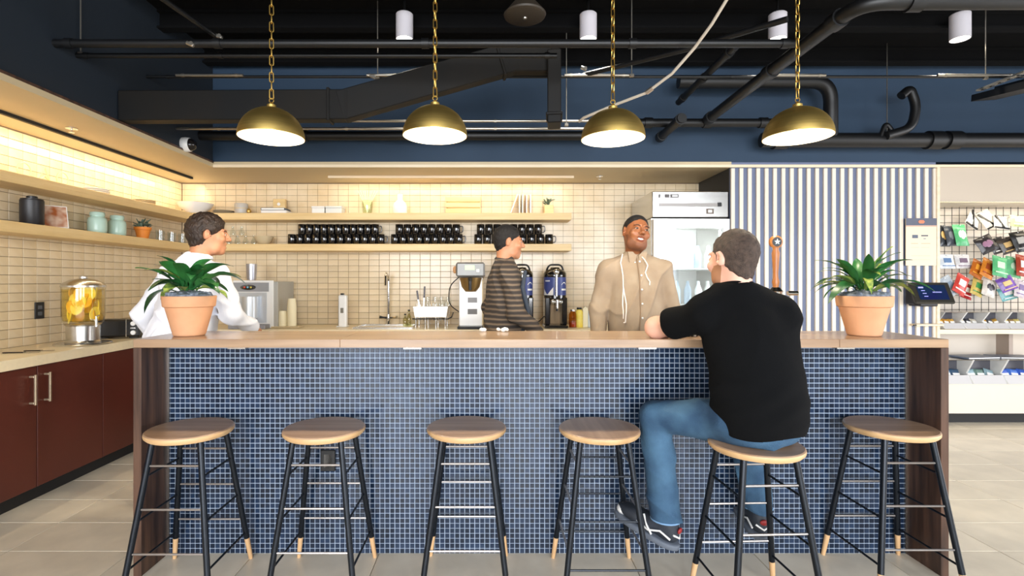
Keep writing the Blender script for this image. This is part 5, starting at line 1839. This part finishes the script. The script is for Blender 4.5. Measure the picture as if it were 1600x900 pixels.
def eyes(parent, T, lidm, closed):
    for s in (-1, 1):
        e = MB().ell(T @ Vector((s * .033, .0805, .005)), (.0135, .0115, .005 if closed else .0105), 14, 10, T.to_3x3()).build('eye', M_eyew, parent)
        MB().ell(T @ Vector((s * .033, .0895, .005)), (.0068, .0035, .0062), 12, 8, T.to_3x3()).build('iris', M_iris, e)
        pts = [T @ Vector((s * .033 + u * .0165, .0895 - abs(u) * .006, .0085 - u * u * .006)) for u in (-1, -.5, 0, .5, 1)]
        MB().tube(pts, [.001, .0026, .003, .0026, .001], 6).build('eyelid', lidm, e)
        pts = [T @ Vector((s * .033 + u * .017, .0875 - abs(u) * .006, -.001 + u * u * .003)) for u in (-1, -.5, 0, .5, 1)]
        MB().tube(pts, [.001, .0022, .003, .0022, .001], 6).build('eyelid', MATS_SKIN[parent.name] if parent.name in MATS_SKIN else lidm, e)
        pts = [T @ Vector((s * (.033 + u * .02), .0935 - (u + 1) * .006, .0285 - u * u * .006)) for u in (-1, -.5, 0, .5, 1)]
        MB().tube(pts, [.0015, .003, .0032, .0026, .001], 6).build('eyebrow', M_hairb, parent)


MATS_SKIN = {}

# ---- seated man, back to the camera
root = thing('person', 'seated man in black t-shirt and jeans, back to camera', 'person', (1.08, 2.07, 0))
root.location = (0, 0, 0)
HT = head_T((1.016, 2.155, 1.424), 20, -4, 2)
hipL, hipR = (1.01, 2.10, .765), (1.165, 2.12, .765)
knL, knR = (.748, 2.33, .715), (1.20, 2.415, .74)
anL, anR = (.772, 2.255, .245), (1.222, 2.345, .235)
shL, shR = (.885, 2.135, 1.185), (1.205, 2.13, 1.19)
elL, elR = (.762, 2.36, 1.118), (1.232, 2.37, 1.115)
wrL, wrR = (.97, 2.485, 1.105), (1.06, 2.53, 1.105)


def body_fn(P):
    d = U(.05, elp(P, (1.085, 2.075, .80), (.15, .11, .1)), elp(P, (1.08, 2.08, .95), (.135, .10, .18)), elp(P, (1.05, 2.12, 1.12), (.155, .1, .15)))
    d = smin(d, cap(P, (1.03, 2.13, 1.2), (1.018, 2.14, 1.36), .06, .054), .05)
    for a, b, c in ((shL, elL, wrL), (shR, elR, wrR)):
        d = U(.02, d, cap(P, a, b, .05, .046), cap(P, b, c, .05, .03))
    d = smin(d, hand_parts(P, wrL, (.75, .25, -.02), (0, 0, 1), -1), .012)
    d = smin(d, hand_parts(P, wrR, (-.8, .25, -.02), (0, 0, 1), 1), .012)
    for a, b, c in ((hipL, knL, anL), (hipR, knR, anR)):
        d = U(.02, d, cap(P, a, b, .07, .05), cap(P, b, c, .05, .035))
    return d


nk = HT.inverted() @ Vector((1.025, 2.13, 1.27))
body = net_mesh('body', [(body_fn, (.62, 1.9, .2), (1.36, 2.64, 1.36), .009, None), (head_sdf(neck=tuple(nk), nr=.053), (-.11, -.14, -.2), (.11, .135, .135), .005, HT)], M_skinf)
link('body', body, root)


def tee(P):
    d = U(.06, elp(P, (1.082, 2.06, .815), (.182, .155, .20)), elp(P, (1.068, 2.075, .95), (.172, .13, .19)), elp(P, (1.058, 2.12, 1.10), (.178, .122, .17)))
    d = smin(d, cap(P, (.90, 2.14, 1.195), (1.20, 2.135, 1.20), .062, .062), .05)
    d = smin(d, cap(P, (.98, 2.135, 1.235), (1.07, 2.135, 1.235), .06, .06), .05)
    d = smin(d, cap(P, (1.028, 2.13, 1.22), (1.022, 2.138, 1.305), .078, .064), .04)
    d = smin(d, cap(P, (1.0, 2.135, 1.285), (.885, 2.135, 1.225), .05, .055), .05)
    d = smin(d, cap(P, (1.045, 2.135, 1.275), (1.195, 2.13, 1.215), .05, .055), .05)
    d = smin(d, cap(P, (1.198, 2.12, 1.16), (1.19, 2.09, .93), .058, .056), .06)
    for a, b in ((shL, elL), (shR, elR)):
        a_, b_ = Vector(a), Vector(b)
        e = a_.lerp(b_, .6)
        sl = cap(P, a, tuple(e), .064, .07)
        dv = (b_ - a_).normalized()
        sl = smax(sl, (P - A3(e)) @ A3(dv) - .015, .004)
        d = smin(d, sl, .03)
    # hem, flaring, lower at the back
    hem = .725 + .10 * (P[:, 1] - 1.93) - .0 * P[:, 0] + .012 * np.sin(P[:, 0] * 18)
    d = smax(d, hem - P[:, 2], .006)
    d = smax(d, P[:, 2] - 1.322, .006)
    low = np.clip((1.0 - P[:, 2]) / .25, 0, 1)
    d = d + folds(P, .004, .6, 1.3) * np.clip((P[:, 2] - .74) / .1, 0, 1) + .005 * low * np.sin(P[:, 2] * 62 + 5 * np.sin(P[:, 0] * 9)) * np.clip((P[:, 2] - .76) / .08, 0, 1)
    return d


link('t_shirt', net_mesh('t_shirt', [(tee, (.66, 1.86, .66), (1.36, 2.5, 1.36), .0062, None)], M_blackt), root)


def jeans(P):
    pel = elp(P, (1.08, 2.065, .765), (.174, .135, .115))
    pel = smax(pel, SH + .006 - P[:, 2], .012)
    d = U(.05, pel, cap(P, hipL, knL, .088, .068), cap(P, hipR, knR, .08, .068))
    d = U(.025, d, cap(P, knL, anL, .068, .062), cap(P, knR, anR, .066, .06))
    d = smax(d, np.where(P[:, 0] < .98, .285, .298) - P[:, 2], .004)
    return d + folds(P, .0085, .8, 2.2)


link('jeans', net_mesh('jeans', [(jeans, (.62, 1.88, .22), (1.36, 2.52, .9), .0065, None)], M_denim), root)
# jean seams, back pockets
jn = root.children[-1]
for z0, tilt in ((.285, 0),):
    ring = [(.772 + .064 * math.cos(2 * PI * k / 20), 2.26 + .064 * math.sin(2 * PI * k / 20), .286) for k in range(20)]
    MB().tube(ring, .004, 6, closed=True).build('hem', mat('denim_pale', (120, 158, 196), .85), jn)
    ring = [(1.2225 + .062 * math.cos(2 * PI * k / 20), 2.35 + .062 * math.sin(2 * PI * k / 20), .299) for k in range(20)]
    MB().tube(ring, .004, 6, closed=True).build('hem', MATS['denim_pale'], jn)
col = [(HT.inverted() @ Vector((0, 0, 0)))]
ring = [(1.022 + .066 * math.cos(2 * PI * k / 28), 2.138 + .06 * math.sin(2 * PI * k / 28), 1.318 - .012 * math.sin(2 * PI * k / 28)) for k in range(28)]
MB().tube(ring, .0055, 8, closed=True).build('collar', M_blackt, root)
link('hair', net_mesh('hair', [(hair_sdf(.006, front=.07, side=-.004, back=-.098, nz=.0011), HB[0], HB[1], .004, HT)], M_hairbr), root)
link('beard', net_mesh('beard', [(beard_sdf(.0025), HB[0], HB[1], .004, HT)], mat('beard_ginger', (160, 112, 80), .8)), root)
eyes(root, HT, M_skinf, False)
shoe(root, (anL[0], anL[1], anL[2] + .035), (-.72, .66), R(14), (M_dshoe, M_sole, M_whitep, M_redtab))
shoe(root, (anR[0], anR[1] - .005, anR[2] + .045), (.1, 1), R(10), (M_dshoe, M_sole, M_whitep, M_redtab))

# ---- standing figures
def standing(label, loc, yaw, hgt, shirt_m, skin_m, hair_fn, hair_m, pant_m, head_yaw, head_pitch, head_roll, lean=(0, 0), armL=None, armR=None, belly=0.0, smile=False, open_=False, beard=False, hoff=(0, 0, 0)):
    """local frame: faces +y, x to his right"""
    s = hgt / 1.76
    root = thing('person', label, 'person', loc, R(yaw))
    lx, ly = lean
    C = lambda x, y, z: (s * (x + lx * max(0, z - .9)), s * (y + ly * max(0, z - .9)), s * z)
    sh = [C(-.18, 0, 1.395), C(.18, 0, 1.395)]
    el = [C(*(armL[0] if armL else (-.245, -.01, 1.13))), C(*(armR[0] if armR else (.245, -.01, 1.13)))]
    wr = [C(*(armL[1] if armL else (-.25, .10, .90))), C(*(armR[1] if armR else (.25, .10, .90)))]
    hip = [C(-.09, 0, .92), C(.09, 0, .92)]
    kn = [C(-.1, .02, .5), C(.1, .02, .5)]
    an = [C(-.105, -.02, .10), C(.105, -.02, .10)]
    nb = C(0, -.01, 1.47)
    HT = head_T(Vector(C(0, .02, 1.635)) + Vector(hoff), head_yaw, head_pitch, head_roll) @ Matrix.Scale(s, 4)

    def bodyf(P):
        d = U(.05, elp(P, C(0, 0, .98), (.145 * s, .1 * s, .12 * s)), elp(P, C(0, .01 + belly * .3, 1.1), (.13 * s, .1 * s, .16 * s)), elp(P, C(0, 0, 1.31), (.16 * s, .105 * s, .16 * s)))
        d = smin(d, cap(P, C(0, -.005, 1.38), C(0, 0, 1.53), .058, .052), .05)
        for k in (0, 1):
            d = U(.02, d, cap(P, sh[k], el[k], .046, .04), cap(P, el[k], wr[k], .042, .028))
            dv = Vector(wr[k]) - Vector(el[k])
            d = smin(d, hand_parts(P, wr[k], tuple(dv), ((-1, 1)[k] * .7, -.3, .5), (1, -1)[k]), .012)
            d = U(.02, d, cap(P, hip[k], kn[k], .075, .052), cap(P, kn[k], an[k], .05, .036))
        return d
    allp = np.array(sh + el + wr + hip + an)
    lo = allp.min(0) - np.array([.24, .24, .06])
    hi = allp.max(0) + np.array([.24, .24, .2])
    nk_ = HT.inverted() @ Vector(C(0, -.01, 1.44))
    me = net_mesh('body', [(bodyf, lo, hi, .011, None), (head_sdf(smile, open_, tuple(nk_), .055), (-.115, -.15, -.22), (.115, .135, .135), .0042, HT)], skin_m)
    link('body', me, root)

    def shirt(P):
        d = U(.07, elp(P, C(0, 0, .97), (.172 * s, .128 * s, .15 * s)), elp(P, C(0, .012 + belly, 1.12), ((.168 + belly * .4) * s, (.13 + belly) * s, .19 * s)), elp(P, C(0, .005, 1.30), (.182 * s, .128 * s, .17 * s)))
        d = smin(d, cap(P, C(-.155, 0, 1.39), C(.155, 0, 1.39), .058, .058), .06)
        for k in (-1, 1):
            d = smin(d, cap(P, C(k * .04, -.01, 1.455), C(k * .165, 0, 1.40), .045, .05), .05)
        d = smin(d, cap(P, C(-.03, -.01, 1.43), C(.03, -.01, 1.43), .06, .06), .05)
        d = smin(d, cap(P, C(0, -.01, 1.44), C(0, -.005, 1.5), .07, .06), .03)
        for k in (0, 1):
            d = smin(d, cap(P, sh[k], el[k], .062, .056), .03)
            e = Vector(el[k]).lerp(Vector(wr[k]), .9)
            sl = cap(P, el[k], tuple(e), .056, .044)
            dv = (Vector(wr[k]) - Vector(el[k])).normalized()
            sl = smax(sl, (P - A3(e)) @ A3(dv) - .01, .004)
            d = smin(d, sl, .02)
        d = smax(d, .86 * s - P[:, 2] + .015 * np.sin(P[:, 0] * 14), .006)
        d = smax(d, P[:, 2] - C(0, 0, 1.515)[2], .005)
        return d + folds(P, .0095, .75, 3.1 + loc[0])
    sh_o = link('shirt', net_mesh('shirt', [(shirt, lo, hi, .008, None)], shirt_m), root)

    def pants(P):
        d = elp(P, C(0, 0, .94), (.165 * s, .12 * s, .11 * s))
        for k in (0, 1):
            d = U(.03, d, cap(P, hip[k], kn[k], .092, .07), cap(P, kn[k], an[k], .07, .06))
        return smax(d, .05 - P[:, 2], .006) + folds(P, .004, .6, 1.1)
    link('trousers', net_mesh('trousers', [(pants, (lo[0], lo[1], .02), (hi[0], hi[1], 1.1 * s), .012, None)], pant_m), root)
    link('hair', net_mesh('hair', [(hair_fn, (-.125, -.15, -.14), (.125, .15, .165), .0045, HT)], hair_m), root)
    for k in (0, 1):
        shoe(root, (an[k][0], an[k][1], .1055), ((-1, 1)[k] * .1, 1), 0, (M_dshoe, M_sole, M_dshoe, M_dshoe))
    # shirt collar: two folded flaps around the neck
    c = Vector(C(0, -.004, 1.5))
    for q in (0, 1):
        pts = []
        for k in range(11):
            a = R(-90) + R(190) * k / 10 if q == 0 else R(90 + 180) - R(190) * k / 10
            a = R(-90 + 8) + R(176) * k / 10
            sx = -1 if q == 0 else 1
            pts.append(c + Vector((sx * .068 * s * math.cos(a), -.066 * s * math.sin(a) * -1 * -1, .012 * (1 if math.sin(a) > 0 else -1) * abs(math.sin(a)))))
        MB().tube(pts, [.010] * 11, 8).build('collar', shirt_m, sh_o)
    return root, HT, sh_o, C


def tri_noise(name, c1, c2, c3):
    return None


# barista facing the camera
M_khaki = mat('khaki_shirt', (168, 150, 128), .85, col2=(152, 132, 110), vscale=7, bump=.1, bscale=260)
M_pant = mat('dark_trousers', (44, 46, 54), .85, var=.2)
CY = 3.40
rt, HTc, sho, Cf = standing('smiling barista in khaki shirt standing behind the bar', (.958, CY, 0), 180 - 4, 1.775, M_khaki, M_skind, hair_sdf(.0055, front=.09, side=.014, back=-.05, nz=.0006), M_hairb, M_pant,
                            12, 8, -11, armL=((-.235, -.01, 1.13), (-.245, .06, .89)), armR=((.24, .0, 1.13), (.25, .08, .89)), belly=.012, smile=True, open_=True, hoff=(.0, .01, .0))
link('beard', net_mesh('beard', [(beard_sdf(.0012), HB[0], HB[1], .0035, HTc)], mat('beard_black', (120, 74, 48), .6)), rt)
MATS_SKIN[rt.name] = M_skind
eyes(rt, HTc, M_hairb, True)
tv, tf = [], []
for i in range(9):
    u = (i - 4) / 4
    for j in (0, 1):
        tv.append(HTc @ Vector((u * .0255, .0905 - u * u * .010, -.0555 + 9 * (u * .0255) ** 2 - j * .0105 * (1 - .5 * u * u))))
for i in range(8):
    tf.append((2 * i, 2 * i + 2, 2 * i + 3, 2 * i + 1))
m = MB()
m.add(tv, tf, True)
m.add([(HTc @ (HTc.inverted() @ Vector(v) + Vector((0, -.004, 0)))) for v in tv], [f[::-1] for f in tf], True)
m.build('teeth', M_teeth, rt)
pts = [HTc @ Vector((u * .027, .0965 - u * u * .012, -.0715 + 9 * (u * .027) ** 2 - .003 * (1 - u * u))) for u in (-1, -.6, -.2, .2, .6, 1)]
MB().tube(pts, [.002, .004, .0048, .0048, .004, .002], 6).build('lower_lip', M_lip, rt)
pts = [HTc @ Vector((u * .028, .0975 - u * u * .012, -.053 + 9 * (u * .028) ** 2)) for u in (-1, -.6, -.2, .2, .6, 1)]
MB().tube(pts, [.0015, .003, .0034, .0034, .003, .0015], 6).build('upper_lip', M_lip, rt)
# placket, buttons, collar points on the shirt


def surf_y(zq, xq, ob):
    """front surface (max local y) of a mesh near (x, z) in its local frame"""
    n = len(ob.data.vertices)
    a = np.empty(n * 3, dtype=np.float32)
    ob.data.vertices.foreach_get('co', a)
    a = a.reshape(-1, 3)
    k = (np.abs(a[:, 2] - zq) < .014) & (np.abs(a[:, 0] - xq) < .014)
    if not k.any():
        k = (np.abs(a[:, 2] - zq) < .03) & (np.abs(a[:, 0] - xq) < .05)
    return float(a[k, 1].max()) if k.any() else .1


pts = [Vector((.004 + .002 * math.sin(z * 9), surf_y(z, .0, sho) + .001, z)) for z in [1.48 - .045 * k for k in range(14)]]
MB().tube(pts, .0035, 6).build('placket', mat('khaki_seam', (140, 116, 92), .85), sho)
for z in (1.46, 1.37, 1.28, 1.19, 1.10, 1.01):
    button(sho, (-.010, surf_y(z, -.010, sho) + .003, z), M_whitep, .0065)
for s_ in (-1, 1):
    m = MB()
    y0 = surf_y(1.49, s_ * .02, sho)
    m.prism([(s_ * .008, 1.50), (s_ * .012, 1.445), (s_ * .05, 1.455), (s_ * .062, 1.525), (s_ * .03, 1.525)], (y0 - .012, y0 + .01), 'y')
    m.build('collar_point', M_khaki, sho)
    button(sho, (s_ * .016, y0 + .013, 1.455), M_whitep, .005)
# white drawcord: one straight, looped strand and one wavy strand
M_cord = mat('white_cord', (240, 230, 220), .7)


def strand(parent, pts, ob, r=.004):
    q = []
    for i in range(len(pts) - 1):
        for k in range(5):
            f = k / 5
            x = pts[i][0] * (1 - f) + pts[i + 1][0] * f
            z = pts[i][1] * (1 - f) + pts[i + 1][1] * f
            q.append(Vector((x, surf_y(z, x, ob) + .006, z)))
    MB().tube(q, r, 6).build('earphone_cord', M_cord, parent)


SCX = CY / FPX


def lp(xp, yp):
    """photo position of the cord -> local (x,z) on the chest"""
    w_ = px(xp, yp, CY - .12)
    return (-(w_.x - .958), w_.z)


strand(rt, [lp(978, 396), lp(974, 410), lp(976, 430), lp(976, 450), lp(974, 475), lp(975, 503)], sho)
strand(rt, [lp(976, 447), lp(979, 475), lp(978, 503), lp(975, 504)], sho)
strand(rt, [lp(1005, 397), lp(1011, 406), lp(1014, 415), lp(1009, 426), lp(1012, 434), lp(1016, 440), lp(1015, 447)], sho)

# man in white shirt on the left, turned away, looking right
M_wshirt = mat('white_shirt', (236, 238, 246), .85, var=.05, vscale=6, bump=.2, bscale=200)
rt2, HT2, sh2, C2 = standing('man in white shirt reaching towards water dispenser', (-1.90, 3.02, 0), -16, 1.735, M_wshirt, M_skinm,
                             hair_sdf(.02, front=.05, side=-.02, back=-.105, nz=.0026), M_hairdk, M_pant, -46, -2, 0, lean=(.24, .14), armL=((-.33, .03, 1.15), (-.33, .18, .96)), armR=((.27, .10, 1.15), (.25, .36, 1.04)), belly=.035)
MATS_SKIN[rt2.name] = M_skinm
eyes(rt2, HT2, M_skinm, False)

# man in striped brown shirt walking to the right
M_str = bpy.data.materials.new('striped_shirt')
M_str.use_nodes = True
nt = M_str.node_tree
tc = nt.nodes.new('ShaderNodeTexCoord')
wv = nt.nodes.new('ShaderNodeTexWave')
wv.bands_direction = 'Z'
wv.inputs['Scale'].default_value = 9
wv.inputs['Distortion'].default_value = 1.2
wv.inputs['Detail'].default_value = 2
rp = nt.nodes.new('ShaderNodeValToRGB')
rp.color_ramp.elements[0].color = lin((56, 50, 47))
rp.color_ramp.elements[0].position = .35
rp.color_ramp.elements[1].color = lin((122, 104, 86))
e = rp.color_ramp.elements.new(.6)
e.color = lin((84, 73, 63))
nt.links.new(tc.outputs['Object'], wv.inputs[0])
nt.links.new(wv.outputs['Color'], rp.inputs[0])
nt.links.new(rp.outputs[0], nt.nodes['Principled BSDF'].inputs['Base Color'])
nt.nodes['Principled BSDF'].inputs['Roughness'].default_value = .9
rt3, HT3, sh3, C3 = standing('man in brown striped shirt walking right behind bar', (.075, 3.72, 0), -82, 1.74, M_str, M_skinm,
                             hair_sdf(.010, front=.066, side=-.004, back=-.08, nz=.001), M_hairb, M_pant, -2, -4, 0, lean=(0, .05), armL=((-.24, -.06, 1.13), (-.22, .06, .92)), armR=((.24, .05, 1.13), (.23, .24, .97)), belly=.015)
MATS_SKIN[rt3.name] = M_skinm
eyes(rt3, HT3, M_hairb, False)
MB().tube([C3(.12, .13, 1.42), C3(.19, .1, 1.3), C3(.17, .15, 1.15), C3(.17, .12, .98)], [.012, .018, .018, .014], 8).build('bag_strap', mat('strap_blue', (58, 66, 78), .8), rt3)

# put the seated man's root at his base on the stool, keeping his parts in place
seated = bpy.data.objects['person']
base = Vector((1.08, 2.07, 0))
seated.location = base
for ch in seated.children:
    ch.location = ch.location - base
